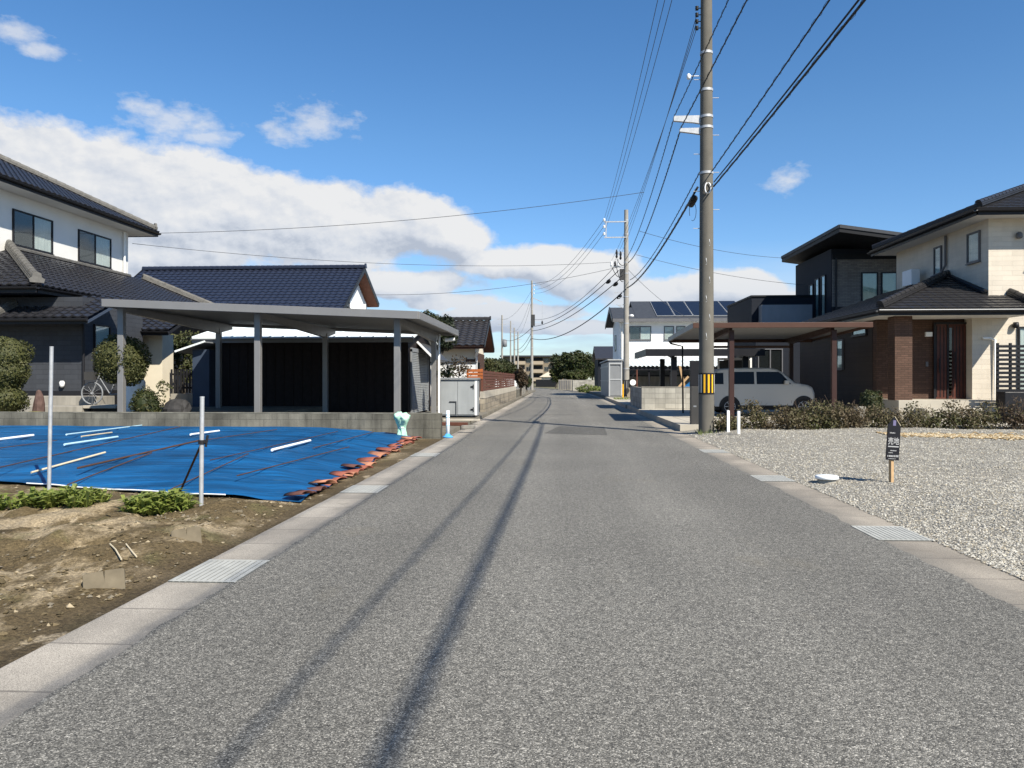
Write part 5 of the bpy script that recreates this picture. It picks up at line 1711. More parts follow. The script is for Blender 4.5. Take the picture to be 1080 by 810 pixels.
    b = MB(); b.box(-1.95, -1.86, -.78, .78, .30, .55); b.box(1.58, 1.67, -.76, .76, .30, .52); b.build('bumper', 'car_paint', t, bevel=.03)
    b = MB(); b.box(1.62, 1.665, -.42, .42, .58, .68); b.build('grille', 'car_black', t)
    b = MB(); b.box(-1.955, -1.945, -.17, .17, .64, .81); b.build('number_plate', 'white_trim', t)
    b = MB(); b.box(-1.8, 1.5, -.7, .7, .18, .42); b.build('underbody', 'car_black', t)
    t.scale = (K, K, K)
    return t


car = make_car()
car.location = (6.72, 26.15, .19)
car.scale = (.93, .93, .91)

# ------------------------------------------------------------------ hedges by the lot
def hedge(name, label, pts, n, size, lm, seed, hh_=.62, rr=.34, shell=.2):
    g = np.random.default_rng(seed); lobes = []
    for i in range(len(pts) - 1):
        a, b = V(pts[i]), V(pts[i + 1]); m_ = max(1, int((b - a).length / .30))
        for k in range(m_):
            p = a.lerp(b, (k + g.uniform(.2, .8)) / m_)
            h_ = hh_ * g.uniform(.5, 1.15)
            lobes.append((p.x, p.y + g.normal() * .07, .10 + h_ * .45, rr * g.uniform(.7, 1.15), rr * g.uniform(.75, 1.1), h_ * .62))
    t = thing(name, label, 'hedge', (pts[0][0], pts[0][1], .1))
    leaf_mesh('foliage', lobes, n, size, lm, t, shell=shell, core=.3, seed=seed, rough=.45, jitter=1.4)
    mb = MB()
    for i in range(int(len(lobes) * 7)):
        l = lobes[g.integers(0, len(lobes))]
        a = V((l[0] + g.normal() * .1, l[1] + g.normal() * .1, .08)); b = V((l[0] + g.normal() * .28, l[1] + g.normal() * .22, l[2] + l[5] * g.uniform(.5, 1.35)))
        mb.tube([a, a.lerp(b, .5) + V((g.normal() * .04, g.normal() * .04, .03)), b], [.006, .005, .0025], 4, caps=False)
    mb.build('twigs', 'twig', t)
    return t


hedge('scrub_hedge', 'low scrubby hedge from the near utility pole along the back of the gravel lot',
      [(3.72, 18.75, 0), (5.2, 18.9, 0), (7.3, 19.3, 0)], 9000, .034, 'leaf_scrub', 31, .66, .36)
hedge('scrub_hedge', 'low half bare olive hedge behind the black sale sign in front of the porch steps',
      [(7.3, 19.4, 0), (9.2, 19.6, 0), (10.8, 19.7, 0)], 6000, .034, 'leaf_scrub', 32, .58, .36)
hedge('scrub_hedge', 'dry brown twiggy hedge in front of the black slat fence at the right edge',
      [(10.9, 19.5, 0), (12.4, 19.5, 0), (14.5, 19.2, 0)], 6000, .034, 'leaf_dry', 33, .72, .40)
x, y = at(918, 21)
tree('round_shrub', 'small round dark shrub behind the hedge, just left of the brown pillar', 'shrub', (x, y, .14), [(x, y, .68, .34, .3, .42)], 1800, .035, 'leaf_dark', .03, seed=44, core=.8)
x, y = at(907, 20.6)
o = MB().box(x - .12, x + .12, y - .1, y + .1, .14, .62).build('meter_box', 'concrete', loc=(x, y, .14), bevel=.01)
tag(o, 'small pale grey utility box standing behind the hedge beside the round dark shrub', 'utility box')
mb = MB()
g = np.random.default_rng(5)
for i in range(260):
    x, y = 3.35 + g.uniform(0, .8), 18.75 + g.normal() * .25
    a = g.uniform(0, 6.28); L = g.uniform(.05, .16)
    p = V((x, y, .03)); e = p + V((math.cos(a) * L * .6, math.sin(a) * L * .6, L))
    mb.add([p - UX * .006, p + UX * .006, e], [(0, 1, 2)])
tag(mb.build('verge_grass', 'kerb_grass'), 'tufts of verge grass round the foot of the near utility pole', 'grass', kind='stuff')

# pale block wall
t = thing('block_wall', 'pale grey concrete block wall beside the driveway, left of the near utility pole', 'wall', (4.2, 30.6, .16))
boxes('blocks', 'block_pale', t, (3.28, 5.35, 30.6, 30.75, .1, 1.03)); boxes('blocks', 'block_pale', t, (3.28, 3.43, 30.76, 35.4, .1, 1.02))
boxes('coping', 'concrete', t, (3.27, 5.36, 30.59, 30.76, 1.032, 1.06))
o = boxes('boundary_screen', 'alu_dark', None, (atY(727.5, 31.5), atY(736.5, 31.5), 31.4, 31.5, .15, 2.1)); tag(o, 'tall dark brown panel behind the pale block wall beside the near pole', 'panel')
o = MB()
# second, dark carport
yf, yb = 33.8, 38.7
xl, xr = atY(681, yf), 8.9
t = thing('carport', 'near black flat roofed carport in front of the white solar house', 'carport', ((xl + xr) / 2, 41, .16))
boxes('front_beam', 'black_trim', t, (xl, xr, yf, yf + .1, 2.36, 2.67)); boxes('side_beam', 'black_trim', t, (xl, xl + .1, yf + .101, yb, 2.37, 2.665), (xr - .1, xr, yf + .101, yb, 2.37, 2.665))
boxes('roof_panel', 'alu_dark', t, (xl + .101, xr - .101, yf + .101, yb, 2.50, 2.54))
for x in (5.1, 8.2):
    boxes('post', 'black_trim', t, (x - .12, x + .12, 34.3, 34.5, .1, 2.35)); boxes('post', 'black_trim', t, (x - .11, x + .11, 38.1, 38.3, .1, 2.35))
    mb = MB(); mb.slab([(x - .05, 34.5, 2.49), (x - .05, 34.5, 2.25), (x - .05, 36., 2.42), (x - .05, 36., 2.49)], (.1, 0, 0)); mb.build('roof_beam', 'black_trim', t)
# white framed bin screen behind the car
x0, x1 = atY(757, 36.2), atY(793, 36.2)
t = thing('bin_screen', 'dark panel screen in a white frame seen above the roof of the parked car', 'screen', ((x0 + x1) / 2, 36.2, .16))
boxes('panel', 'alu_dark', t, (x0 + .08, x1 - .08, 36.22, 36.25, .3, 2.22))
boxes('frame', 'white_trim', t, (x0, x0 + .08, 36.2, 36.28, .1, 2.24), (x1 - .08, x1, 36.2, 36.28, .1, 2.24), (x0, x1, 36.2, 36.28, 2.242, 2.34))

# ------------------------------------------------------------------ white solar house
t = thing('solar_house', 'white two storey house with solar panels on its grey roof, beyond the block wall', 'house', (9.5, 64, .14))
boxes('wall', 'white_plain', t, (4.85, 14.2, 61.4, 69., .1, 6.0))
ye, yr = 60.7, 66.2
mb = MB()
mb.slab([(6.1, ye, 6.12), (14.9, ye, 6.12), (14.9, yr, 8.0), (6.1, yr, 8.0)], -UZ * .12); mb.slab([(6.1, yr, 8.), (14.9, yr, 8.), (14.9, 70, 6.5), (6.1, 70, 6.5)], -UZ * .12)
mb.slab([(4.25, ye + .01, 6.118), (6.09, ye + .01, 6.118), (6.09, 64.2, 7.3), (4.25, 64.2, 7.3)], -UZ * .12); mb.slab([(4.25, 64.2, 7.3), (6.09, 64.2, 7.3), (6.09, 69.8, 6.1), (4.25, 69.8, 6.1)], -UZ * .12)
ro = mb.build('roof', 'slate', t)
mb = MB(); mb.box(4.25, 14.9, ye - .05, ye - .005, 5.86, 6.10); mb.build('fascia', 'grey_trim', ro)
boxes('soffit', 'soffit', ro, (4.3, 14.85, ye, 61.39, 5.88, 5.95))
mb = MB(); mb.bar((4.22, ye, 6.02), (4.22, 64.2, 7.2), .06, .3); mb.build('verge', 'black_trim', ro); mb = MB(); mb.bar((4.22, 64.2, 7.2), (4.22, 69.8, 6.0), .06, .3); mb.build('verge', 'black_trim', ro)
mb = MB(); mb.slab([(4.85, 61.4, 6.0), (4.85, 64.2, 7.1), (4.85, 69., 6.0)], UX * .2); mb.build('gable_wall', 'white_plain', t)
sl = V((0, yr - ye, 1.88)).normalized(); nn = V((0, -1.88, yr - ye)).normalized()
for i in range(5):
    o_ = V((7.75 + i * 1.42, ye, 6.12)) + sl * .55
    f = MB(); f.obx(o_, UX, sl, nn, 0, 1.38, 0, 4.9, .03, .07); f = f.build('solar_panel', 'steel_pale', ro)
    MB().obx(o_, UX, sl, nn,   .03, 1.36, .04, 4.86, .071, .08).build('cell_sheet', 'solar', f)
for (a, b, c, d_, s_) in ((664.5, 686, 345, 358, 2), (701, 710, 345, 358, 1), (714, 722, 345, 353, 1), (775, 792, 358, 364, 2)):
    x0, x1 = atY(a, 61.4), atY(b, 61.4)
    window(t, (x0, 61.4, hh(d_, 61.)), UX, -UY, x1 - x0, hh(c, 61.) - hh(d_, 61.), s_, 'grey_trim', 'curtain', dark=(0,) if s_ == 2 else (), bw=.06)
mb = MB(); mb.tube([(5.0, 61.3, .2), (5.0, 61.3, 5.9)], .05, 8); mb.build('downpipe', 'soffit', t)
window(t, (4.85, 66., 3.8), -UY, -UX, 1., 1.2, 1, 'grey_trim', 'curtain')

# lean-to shed with a white corrugated roof in front of it
t = thing('lean_to_shed', 'open dark timber lean to with a white corrugated roof before the solar house', 'shed', (8, 56, .14))
xs_ = np.linspace(4.75, 12.4, 154)
mb = MB(); P = []
for q, (y, z) in enumerate(((54.6, 2.28), (58.5, 2.95))):
    for i, x in enumerate(xs_): P.append((x, y, z + .045 * math.sin(i * 2 * math.pi / 6)))
n = len(xs_); mb.smooth = True
mb.add(P, [(i, i + 1, n + i + 1, n + i) for i in range(n - 1)])
mb.build('corrugated_roof', 'white_metal', t)
boxes('front_beam', 'black_trim', t, (4.75, 12.4, 54.75, 54.85, 1.98, 2.18))
for x in (4.95, 6.4, 7.9, 9.4, 10.9, 12.2): boxes('post', 'black_trim', t, (x - .06, x + .06, 54.86, 54.98, .1, 2.2))
for x in (4.95, 7.9, 9.4):
    mb = MB(); mb.bar((x + .05, 54.9, 1.3), (x + .7, 54.9, 2.0), .07); mb.build('brace', 'black_trim', t)
boxes('back_wall', 'steel_grey', t, (4.8, 12.4, 58.4, 58.5, .1, 2.8))
boxes('half_wall', 'concrete', t, (5.2, 12.3, 57.4, 57.5, .1, 1.7)); boxes('shelf_beam', 'black_trim', t, (4.8, 12.4, 56., 56.1, 1.55, 1.68))
# planks and blue sheet leaning beside it
for a, b, lab in (((722, 408), (717, 386), 'raw yellow plank leaning steeply inside the dark carport'), ((716, 408), (726, 397), 'short raw yellow plank leaning the other way behind the pale block wall')):
    p, q = gp(*a, 1.05), None
    z = 42.5; xa, ya = at(a[0], z); xb, yb_ = at(b[0], z)
    o = MB().bar((xa, ya, hh(a[1], z)), (xb, yb_, hh(b[1], z)), .12, .05, up=UY).build('plank', 'wood', loc=(xa, ya, .2)); tag(o, lab, 'plank', 'leaning planks')
z = 41.5; xa, ya = at(720, z); xb, yb_ = at(737, z)
mb = MB(); mb.slab([(xa, ya, hh(409, z)), (xb, ya, hh(409, z)), (xb, ya + .9, hh(399, z)), (xb - .2, ya + .9, hh(400, z))], (0, .02, -.05)); o = mb.build('blue_sheet', 'tarp', loc=(xa, ya, .9)); tag(o, 'small blue sheet draped behind the pale block wall', 'sheet')
o = boxes('storage_chest', 'alu_dark', None, (4.4, 7.4, 39.2, 40.4, .16, .95)); tag(o, 'long dark storage chest under the near black carport', 'chest')

# grey panelled shed by the road and the round board
t = thing('panel_shed', 'tall grey panelled steel shed with a white frame beside the far utility pole', 'shed', (3.8, 56, 0))
boxes('body', 'steel_grey', t, (3.40, 4.25, 52.2, 62., .12, 2.55))
boxes('frame', 'steel_pale', t, (3.39, 4.26, 52.12, 52.198, 2.36, 2.62), (3.39, 3.47, 52.12, 52.198, .2, 2.358), (4.18, 4.26, 52.12, 52.198, .2, 2.358), (3.47, 4.18, 52.12, 52.198, 1.30, 1.38))
boxes('upper_panel', 'steel_grey', t, (3.47, 4.18, 52.15, 52.199, 1.382, 2.2)); boxes('lower_panel', 'steel_grey', t, (3.47, 4.18, 52.15, 52.199, .25, 1.298))
boxes('roof', 'steel_pale', t, (3.3, 4.35, 52.0, 62.1, 2.622, 2.70)); boxes('side_rail', 'cabinet', t, (3.37, 3.398, 52.2, 62., 2.2, 2.3), (3.37, 3.398, 52.2, 62., 1.2, 1.28))
boxes('wheel_base', 'black_trim', t, (3.45, 4.2, 52.25, 61.9, .0, .118))
x, y = at(667.5, 48.6)
t = thing('round_board', 'round white board on a brown post to the right of the far utility pole', 'sign', (x, y, 0))
MB().tube([(x + .25, y + .05, 0), (x + .25, y + .05, 1.95)], .05, 8).build('post', 'wood_brown', t)
mb = MB(); mb.tube([(x, y - .02, 1.15), (x, y + .0, 1.15)], .19, 24); mb.build('board', 'white_trim', t)
o = boxes('tan_wall', 'block_tan', None, (atY(661.5, 49.4), atY(674, 49.4), 49.4, 49.5, 0, .82)); tag(o, 'short tan block wall piece just right of the far utility pole', 'wall')
o = boxes('yellow_post', 'yellow', None, (atY(656.5, 49.), atY(657.8, 49.), 49., 49.08, 0, 1.05)); tag(o, 'thin yellow post standing just left of the far utility pole', 'post')
mb = MB(); g = np.random.default_rng(15)
for i in range(700):
    x, y = 3.3 + g.uniform(0, 3.2), 46.5 + g.normal() * .9
    a = g.uniform(0, 6.28); L = g.uniform(.06, .2)
    p = V((x, y, .13)); e = p + V((math.cos(a) * L * .6, math.sin(a) * L * .6, L)); mb.add([p - UX * .012, p + UX * .012, e], [(0, 1, 2)])
tag(mb.build('verge_grass', 'kerb_grass'), 'strip of verge grass below the far utility pole', 'grass', kind='stuff')

# ------------------------------------------------------------------ far end of the street
for a in ((592, 388, 112, 12, 18, 2600, 'tall dark tree at the left end of the far clump'), (603, 382, 108, 13, 17, 3000, 'tallest ragged tree in the far clump, second from its left end'),
          (614, 385, 104, 12, 17, 2800, 'olive green tree in the middle of the far clump'), (625, 387, 106, 11, 17, 2600, 'tree at the right end of the far clump, beside the brown roof'),
          (607, 396, 100, 18, 9, 2600, 'broad low bush in front of the far tree clump'), (586, 396, 118, 7, 10, 1200, 'small dark tree at the street bend before the clump')):
    far_tree(a[0], a[1], a[2], a[3], a[4], a[5], .19, 'leaf_forest', a[6], 'street_tree', seed=int(a[0]), k=7)
x0, x1 = atY(589, 98), atY(633, 96)
t = thing('street_wall', 'pale block wall with a grey panel stretch below the far tree clump', 'wall', (3, 97, 0))
boxes('blocks', 'block_pale', t, (atY(604, 97), x1, 97, 97.2, -.1, 1.25)); boxes('panels', 'concrete', t, (x0, atY(604, 97) - .01, 97.1, 97.3, -.1, 1.3))
mb = MB(); [mb.box(x0 + .1 + i * .22, x0 + .2 + i * .22, 97.05, 97.098, .1, 1.2) for i in range(7)]; mb.build('slots', 'grey_trim', t)
x, y = at(618, 80); o = leaf_mesh('verge_bush', [(x, y, .35, 1.1, .8, .45), (x + 1., y, .25, .9, .7, .4)], 900, .1, 'kerb_grass', loc=(x, y, 0), seed=91); tag(o, 'bright green low bush at the right verge before the pale far wall', 'bush')
t = thing('brown_roof_house', 'dark house with a brown roof between the far trees and the white solar house', 'house', (5, 84, .1))
boxes('wall', 'navy_wall', t, (4.3, 12, 84, 92, .0, 3.6)); mb = MB(); mb.slab([(4.0, 83.4, 3.6), (12.5, 83.4, 3.6), (12.5, 88, 5.1), (4.0, 88, 5.1)], -UZ * .15); mb.slab([(4.0, 88, 5.1), (12.5, 88, 5.1), (12.5, 92.6, 3.6), (4.0, 92.6, 3.6)], -UZ * .15); mb.build('roof', 'tile_brown', t)
# apartment block
t = thing('apartment_block', 'beige three storey apartment block with balconies closing the end of the street', 'apartment block', (-6, 272, 0))
boxes('wall', 'apartment_wall', t, (-20, 8, 270, 282, -.1, 9.2))
boxes('roof', 'slate', t, (-20.5, 8.5, 268.5, 282.5, 9.22, 9.7))
for i, xx in enumerate((-15.5, -9.2, -2.5, 3.5)):
    for j in range(3):
        z = .9 + j * 2.9
        b = boxes('balcony', 'apartment_balcony', t, (xx, xx + 3.9, 268.7, 269.9, z - .2, z + 1.0)); boxes('opening', 'dark_room', b, (xx + .2, xx + 3.7, 269.93, 269.99, z + 1.02, z + 2.2))
        window(t, (xx + 4.3, 270, z + .5), UX, -UY, 1.3, 1.3, 2, 'grey_trim', bw=.1)
t = thing('gable_cottage', 'small pale cottage with a cream gable at the end of the street', 'house', (-4, 150, 0))
z = 150; x0, y0 = at(571, z); x1, _ = at(588, z)
boxes('wall', 'cream_plain', t, (x0, x1, y0, y0 + 8, -.1, 1.9)); mb = MB(); mb.slab([(x0 - .4, y0 - .4, 1.8), (x1 + .4, y0 - .4, 1.8), ((x0 + x1) / 2 + 1., y0 - .4, 3.5)], UY * 9); mb.build('roof', 'cream_plain', t)
boxes('fence', 'black_wall', t, (x0 - 1, x1, y0 - 3., y0 - 2.9, -.1, 1.3))
t = thing('grey_roof_house', 'distant house with a dark hipped roof left of the apartment block', 'house', (-14, 150, 0))
z = 140; x0, y0 = at(521, z); x1, _ = at(543, z)
boxes('wall', 'white_plain', t, (x0, x1, y0, y0 + 7, -.1, 2.9)); hip_roof(t, x0 - .6, x1 + .6, y0 - .6, y0 + 7.6, 3., .45, 'slate', 'slate', tile=dict(wave=.6, amp=.02, course=.6, cols=3), onis=False, gut=False)
# roadside trees beyond the frame edges so the street does not end in nothing
for k, (x, y, h_) in enumerate(((-28, 118, 8), (-40, 135, 9), (20, 118, 8), (34, 130, 9), (47, 120, 8), (-60, 150, 10))):
    tree('street_tree', ['distant leafy tree left of the street beyond the long roofed house', 'broad distant tree far left beyond the houses', 'distant leafy tree behind the black house', 'broad distant tree far right behind the porch house', 'rightmost distant tree behind the porch house', 'leftmost distant tree beyond the houses'][k],
         'tree', (x, y, -.1), [(x, y, h_ * .6, h_ * .38, h_ * .36, h_ * .38), (x + h_ * .22, y, h_ * .45, h_ * .28, h_ * .28, h_ * .25), (x - h_ * .25, y, h_ * .5, h_ * .26, h_ * .26, h_ * .25)], 1800, .28, 'leaf_forest', .25, 'trees down the street', .6, 100 + k)
# ================================================================== utility poles and lines
def pole(label, px, z, H, r0, r1, material, tilt=0., nb=()):
    x, y = at(px, z)
    t = thing('utility_pole', label, 'utility pole', (x, y, 0), 'utility poles')
    MB().tube([(x, y, -.2), (x + tilt * .5, y, H * .5), (x + tilt, y, H)], [r0, (r0 + r1) / 2, r1], 24).build('shaft', material, t)
    rad = lambda h: r0 + (r1 - r0) * h / H
    for h in nb:
        MB().tube([(x, y, h), (x, y, h + .06)], rad(h) + .012, 20).build('band', 'galv', t)
    return t, x, y, rad


# near pole
t, X1, Y1, rad = pole('large near concrete utility pole with a yellow striped guard band', 745, 18.6, 13.2, .187, .122, 'pole', 0., (6.3, 7.40, 7.66, 8.3, 9.2))
mb = MB()
for i in range(15):
    h = 2.3 + i * .45; s_ = 1 if i % 2 else -1
    r = rad(h)
    mb.tube([(X1 + s_ * .04, Y1 - r + .01, h), (X1 + s_ * .04 + .02, Y1 - r - .012, h + .02), (X1 + s_ * .04, Y1 - r + .01, h + .16)] if h < 5 else [(X1 + s_ * (r - .01), Y1, h), (X1 + s_ * (r + .15), Y1, h)], .009, 6)
mb.build('climbing_bolt', 'galv', t)
# guard band
b = MB().tube([(X1, Y1, .99), (X1, Y1, 1.50)], rad(1.) + .006, 28, caps=False).build('guard_band', 'sign_black', t)
for an, mt in ((-165, 'band_pale'), (-140, 'band_pale'), (-114, 'yellow'), (-84, 'yellow'), (-54, 'yellow'), (-25, 'band_pale'), (20, 'yellow'), (70, 'yellow'), (120, 'yellow')):
    mb = MB(); r = rad(1.) + .011; w = R(6.5); P = []
    for z in (1.025, 1.465):
        for k in range(5):
            a = R(an) - w + 2 * w * k / 4
            P.append((X1 + r * math.cos(a), Y1 + r * math.sin(a), z))
    mb.add(P, [(k, k + 1, 6 + k, 5 + k) for k in range(4)])
    mb.build('stripe', mt, b)
# arms
for h, L, dz in ((7.63, .78, .13), (7.37, .64, .09)):
    r = rad(h)
    mb = MB(); mb.slab([(X1 - r + .02, Y1 - .03, h - .10), (X1 - r - .15, Y1 - .03, h - .07), (X1 - L, Y1 - .03, h - .02), (X1 - L, Y1 - .03, h + dz - .03), (X1 - r + .02, Y1 - .03, h + dz - .03)][::-1], (0, .09, 0))
    mb.build('cross_arm', 'galv', t)
for k in range(4):
    h = 9.85 + k * .16; r = rad(h)
    mb = MB(); mb.tube([(X1 - r, Y1, h), (X1 - r - .07, Y1, h)], .012, 6); mb.lathe((X1 - r - .09, Y1, h - .05), [(.02, 0), (.045, .01), (.03, .03), (.045, .05), (.03, .07), (.045, .09), (.02, .1)], 12)
    mb.build('insulator', 'cable', t)
for hx in (10.95, 11.25):
    mb = MB(); mb.bar((X1 + .1, Y1 - .16, hx), (X1 - 1.05, Y1 - .16, hx), .08); mb.build('cross_arm', 'galv', t)
for k in range(3):
    mb = MB(); mb.lathe((X1 - .98 + k * .19, Y1 - .16, 11.29), [(.02, 0), (.06, .02), (.035, .06), (.055, .09), (.02, .14)], 12); mb.build('insulator', 'insulator', t)
mb = MB(); q = [(X1 - .0 + .07 * math.cos(a), Y1 - rad(6.) - .03, 5.93 + .13 * math.sin(a)) for a in np.linspace(0, 2 * math.pi, 17)]; mb.tube(q, .016, 6, caps=False); mb.build('cable_ring', 'insulator', t)
mb = MB(); mb.lathe((X1 - .42, Y1 + .02, 8.62), [(.03, 0), (.05, .03), (.05, .10), (.02, .14)], 10); mb.tube([(X1 - .42, Y1, 8.69), (X1 - .12, Y1, 8.69)], .012, 6); mb.build('insulator', 'insulator', t)

# far right pole
t, X2, Y2, rad2 = pole('slim pale utility pole with a square outrigger arm in front of the white solar house', 660.5, 49.3, 12.2, .20, .13, 'pole_pale', 0., (2., 4.9, 6.6, 8.1, 8.8, 10.6, 11.5))
mb = MB()
for h in (11.42, 10.42): mb.bar((X2, Y2 - .18, h), (X2 - 1.42, Y2 - .18, h), .07)
mb.bar((X2 - 1.30, Y2 - .18, 11.42), (X2 - 1.30, Y2 - .18, 10.42), .06)
mb.build('outrigger_arm', 'galv', t)
for k, (dx, h) in enumerate(((-1.42, 11.46), (-1.42, 11.02), (-1.42, 10.56))):
    mb = MB(); mb.lathe((X2 + dx, Y2 - .18, h), [(.03, 0), (.10, .03), (.05, .08), (.09, .12), (.03, .2)], 12); mb.build('insulator', 'insulator', t)
mb = MB(); mb.bar((X2, Y2, 8.55), (X2 - 1.0, Y2 - .1, 8.55), .07); mb.bar((X2, Y2, 9.45), (X2 - .65, Y2 - .1, 9.45), .05); mb.build('cross_arm', 'galv', t)
for k in range(3):
    mb = MB(); mb.lathe((X2 - .95 + k * .22, Y2 - .1, 8.58), [(.03, 0), (.09, .05), (.05, .12), (.08, .2), (.03, .32)], 10); mb.build('insulator', 'insulator' if k != 1 else 'cable_grey', t)
for k in range(2):
    mb = MB(); mb.lathe((X2 - .62 + k * .25, Y2 - .1, 9.1 - k * .1), [(.03, 0), (.08, .1), (.05, .2), (.08, .35), (.03, .55)], 10); mb.build('fuse', 'cable', t)
mb = MB(); mb.box(X2 - .42, X2 - .16, Y2 - .2, Y2 + .15, 7.72, 8.40); mb.build('switch_box', 'alu_dark', t)
mb = MB()
for h, L in ((6.95, .75), (6.62, .5), (6.15, .45)):
    mb.bar((X2, Y2, h), (X2 - L, Y2, h - .05), .05)
mb.bar((X2 - .05, Y2, 5.85), (X2 - .62, Y2, 6.15), .05)
mb.build('cable_bracket', 'galv', t)
mb = MB(); mb.lathe((X2 + .33, Y2 - .1, 5.32), [(.05, 0), (.15, .05), (.13, .14), (.05, .18)], 12); mb.bar((X2, Y2, 5.45), (X2 + .35, Y2 - .1, 5.45), .04); mb.build('street_light', 'insulator', t)
mb = MB(); mb.tube([(X2, Y2, .25), (X2, Y2, 1.3)], rad2(1) + .006, 24, caps=False); b = mb.build('guard_band', 'sign_black', t)
for an in (-165, -125, -85, -45):
    mb = MB(); r = rad2(1.) + .012; w = R(9)
    mb.add([(X2 + r * math.cos(R(an) + s_ * w), Y2 + r * math.sin(R(an) + s_ * w), z) for z in (.35, 1.25) for s_ in (-1, 0, 1)], [(0, 1, 4, 3), (1, 2, 5, 4)]); mb.build('stripe', 'yellow' if an == -165 else 'alu', b)

for k, (p_, q_) in enumerate((((X2 - .6, 9.05), (X2 - .1, 8.7)), ((X2 - .9, 8.5), (X2 - .25, 8.0)), ((X2 - .7, 8.9), (X2 - .2, 7.6)))):
    a_, b_ = V((p_[0], Y2 - .15, p_[1])), V((q_[0], Y2 - .2, q_[1]))
    mb = MB(); mb.tube(wire_pts(a_, b_, .22 + .1 * k, 12), .022, 6); mb.build('jumper_wire', 'cable', t)
# left pole
t, X3, Y3, rad3 = pole('tall thin utility pole on the left side of the street, tallest of the far poles', 561, 90, 12.9, .18, .11, 'pole_pale', 0., (5., 6.4, 8., 9.5))
mb = MB(); mb.bar((X3, Y3, 10.9), (X3 + 1.2, Y3, 10.4), .09); mb.bar((X3 + 1.2, Y3, 10.4), (X3 + 1.2, Y3, 8.2), .05); mb.bar((X3, Y3, 12.3), (X3 + .4, Y3, 12.3), .06); mb.build('cross_arm', 'galv', t)
mb = MB(); mb.box(X3 - .1, X3 + .35, Y3 - .3, Y3 + .1, 7.6, 8.9); mb.build('switch_box', 'alu_dark', t)
for k in range(3):
    mb = MB(); mb.lathe((X3 + .25, Y3, 12.2 - k * .45), [(.03, 0), (.09, .05), (.05, .12), (.03, .2)], 8); mb.build('insulator', 'insulator', t)
mb = MB(); mb.lathe((X3 + 1.2, Y3, 8.1), [(.05, -.3), (.12, -.2), (.05, .1)], 8); mb.build('fuse', 'cable', t)
PX = []
for (px, z, H, lab) in ((529.5, 135, 12.6, 'far utility pole with a dark box, leftmost of the four small far poles'), (542.5, 150, 11.4, 'plain far utility pole, second of the four small far poles'),
                        (546.3, 165, 11.5, 'pale far utility pole right of the plain one'), (538.5, 180, 15.0, 'very faint thin utility pole tallest in the far group')):
    t, x, y, r_ = pole(lab, px, z, H, .2, .13, 'pole_pale')
    mb = MB(); mb.bar((x - .9, y, H - .7), (x + .9, y, H - .7), .1); mb.bar((x - .7, y, H - 1.6), (x + .7, y, H - 1.6), .1); mb.build('cross_arm', 'galv', t)
    if px == 529.5:
        mb = MB(); mb.lathe((x + .45, y, 7.0), [(.1, 0), (.42, .1), (.42, 1.2), (.2, 1.35)], 12); mb.build('transformer', 'steel_grey', t)
    PX.append((x, y, H))

WG = 'overhead lines along the street'


def line(a, b, sag, r, lab, material='cable', name='power_line', hang=0, n=26, group=WG):
    q = wire_pts(a, b, sag, n)
    mb = MB(); mb.tube(q, r, 6)
    if hang:      # spiral hangers along a bundled cable
        L = (V(b) - V(a)).length; m_ = int(L / hang)
        qq = wire_pts(a, b, sag, m_ * 6)
        d = (V(b) - V(a)).normalized(); s_ = d.cross(UZ).normalized(); u_ = s_.cross(d)
        mb.tube([p + (s_ * math.cos(i * math.pi / 3) + u_ * math.sin(i * math.pi / 3)) * (r + .010) for i, p in enumerate(qq)], .0035, 4)
    o = mb.build(name, material, loc=a)
    return tag(o, lab, 'cable' if name == 'cable' else 'power line', group)


Y0 = -13.
for k, dx in enumerate((-.98, -.79, -.60)):
    nm = ('leftmost', 'middle', 'rightmost')[k]
    line((X1 + dx, Y1 - .16, 11.4), (X2 - 1.42, Y2 - .18, 11.6 - .44 * k), .35, .009, 'thin high line between far right and near pole, %s of three' % nm, 'cable_grey')
    line((X1 + dx, Y1 - .16, 11.4), (3.0 + dx + .6, Y0, 11.4), .3, .009, 'thin high power line running overhead towards the camera, %s of three' % nm, 'cable_grey')
    line((X2 - 1.42, Y2 - .18, 11.6 - .44 * k), (X3 + .25, Y3, 12.35 - .45 * k), 1.1, .013, 'sagging thin line from outrigger arm to tall left pole, %s of three' % ('top', 'middle', 'lowest')[k], 'cable_grey')
    line((X1 - .22, Y1, 9.88 + .16 * k), (X2 - .95 + .22 * k, Y2 - .1, 8.95), .45, .008, 'thin line from the near pole small insulators to far pole, %s of three' % ('lowest', 'middle', 'top')[k], 'cable_grey')
line((X1 - .76, Y1, 7.74), (X2 - .1, Y2 - .2, 8.95), .5, .010, 'spiral wrapped cable from the upper arm of the near pole to the far right pole', name='cable', hang=.35)
line((X1 - .76, Y1, 7.74), (3.1, Y0, 8.6), .25, .009, 'spiral wrapped cable running from the upper arm of the near pole overhead', name='cable', hang=.35)
line((X1 - .60, Y1, 7.46), (X2 + .1, Y2 - .2, 8.8), .62, .015, 'thicker spiral wrapped cable from near pole lower arm to the far right pole', name='cable', hang=.4)
line((X1 - .60, Y1, 7.46), (3.25, Y0, 8.0), .18, .013, 'thicker spiral wrapped cable from the lower arm of the near pole overhead', name='cable', hang=.4)
line((X1 - .16, Y1 - .05, 6.36), (X2 + .22, Y2 - .1, 7.7), .45, .013, 'dark cable from the middle band of the near pole to the far right pole', name='cable', hang=.5)
line((X1 + .12, Y1 - .12, 6.36), (3.38, Y0, 7.0), .15, .013, 'dark cable from the middle band of the near pole overhead to the right', name='cable', hang=.5)
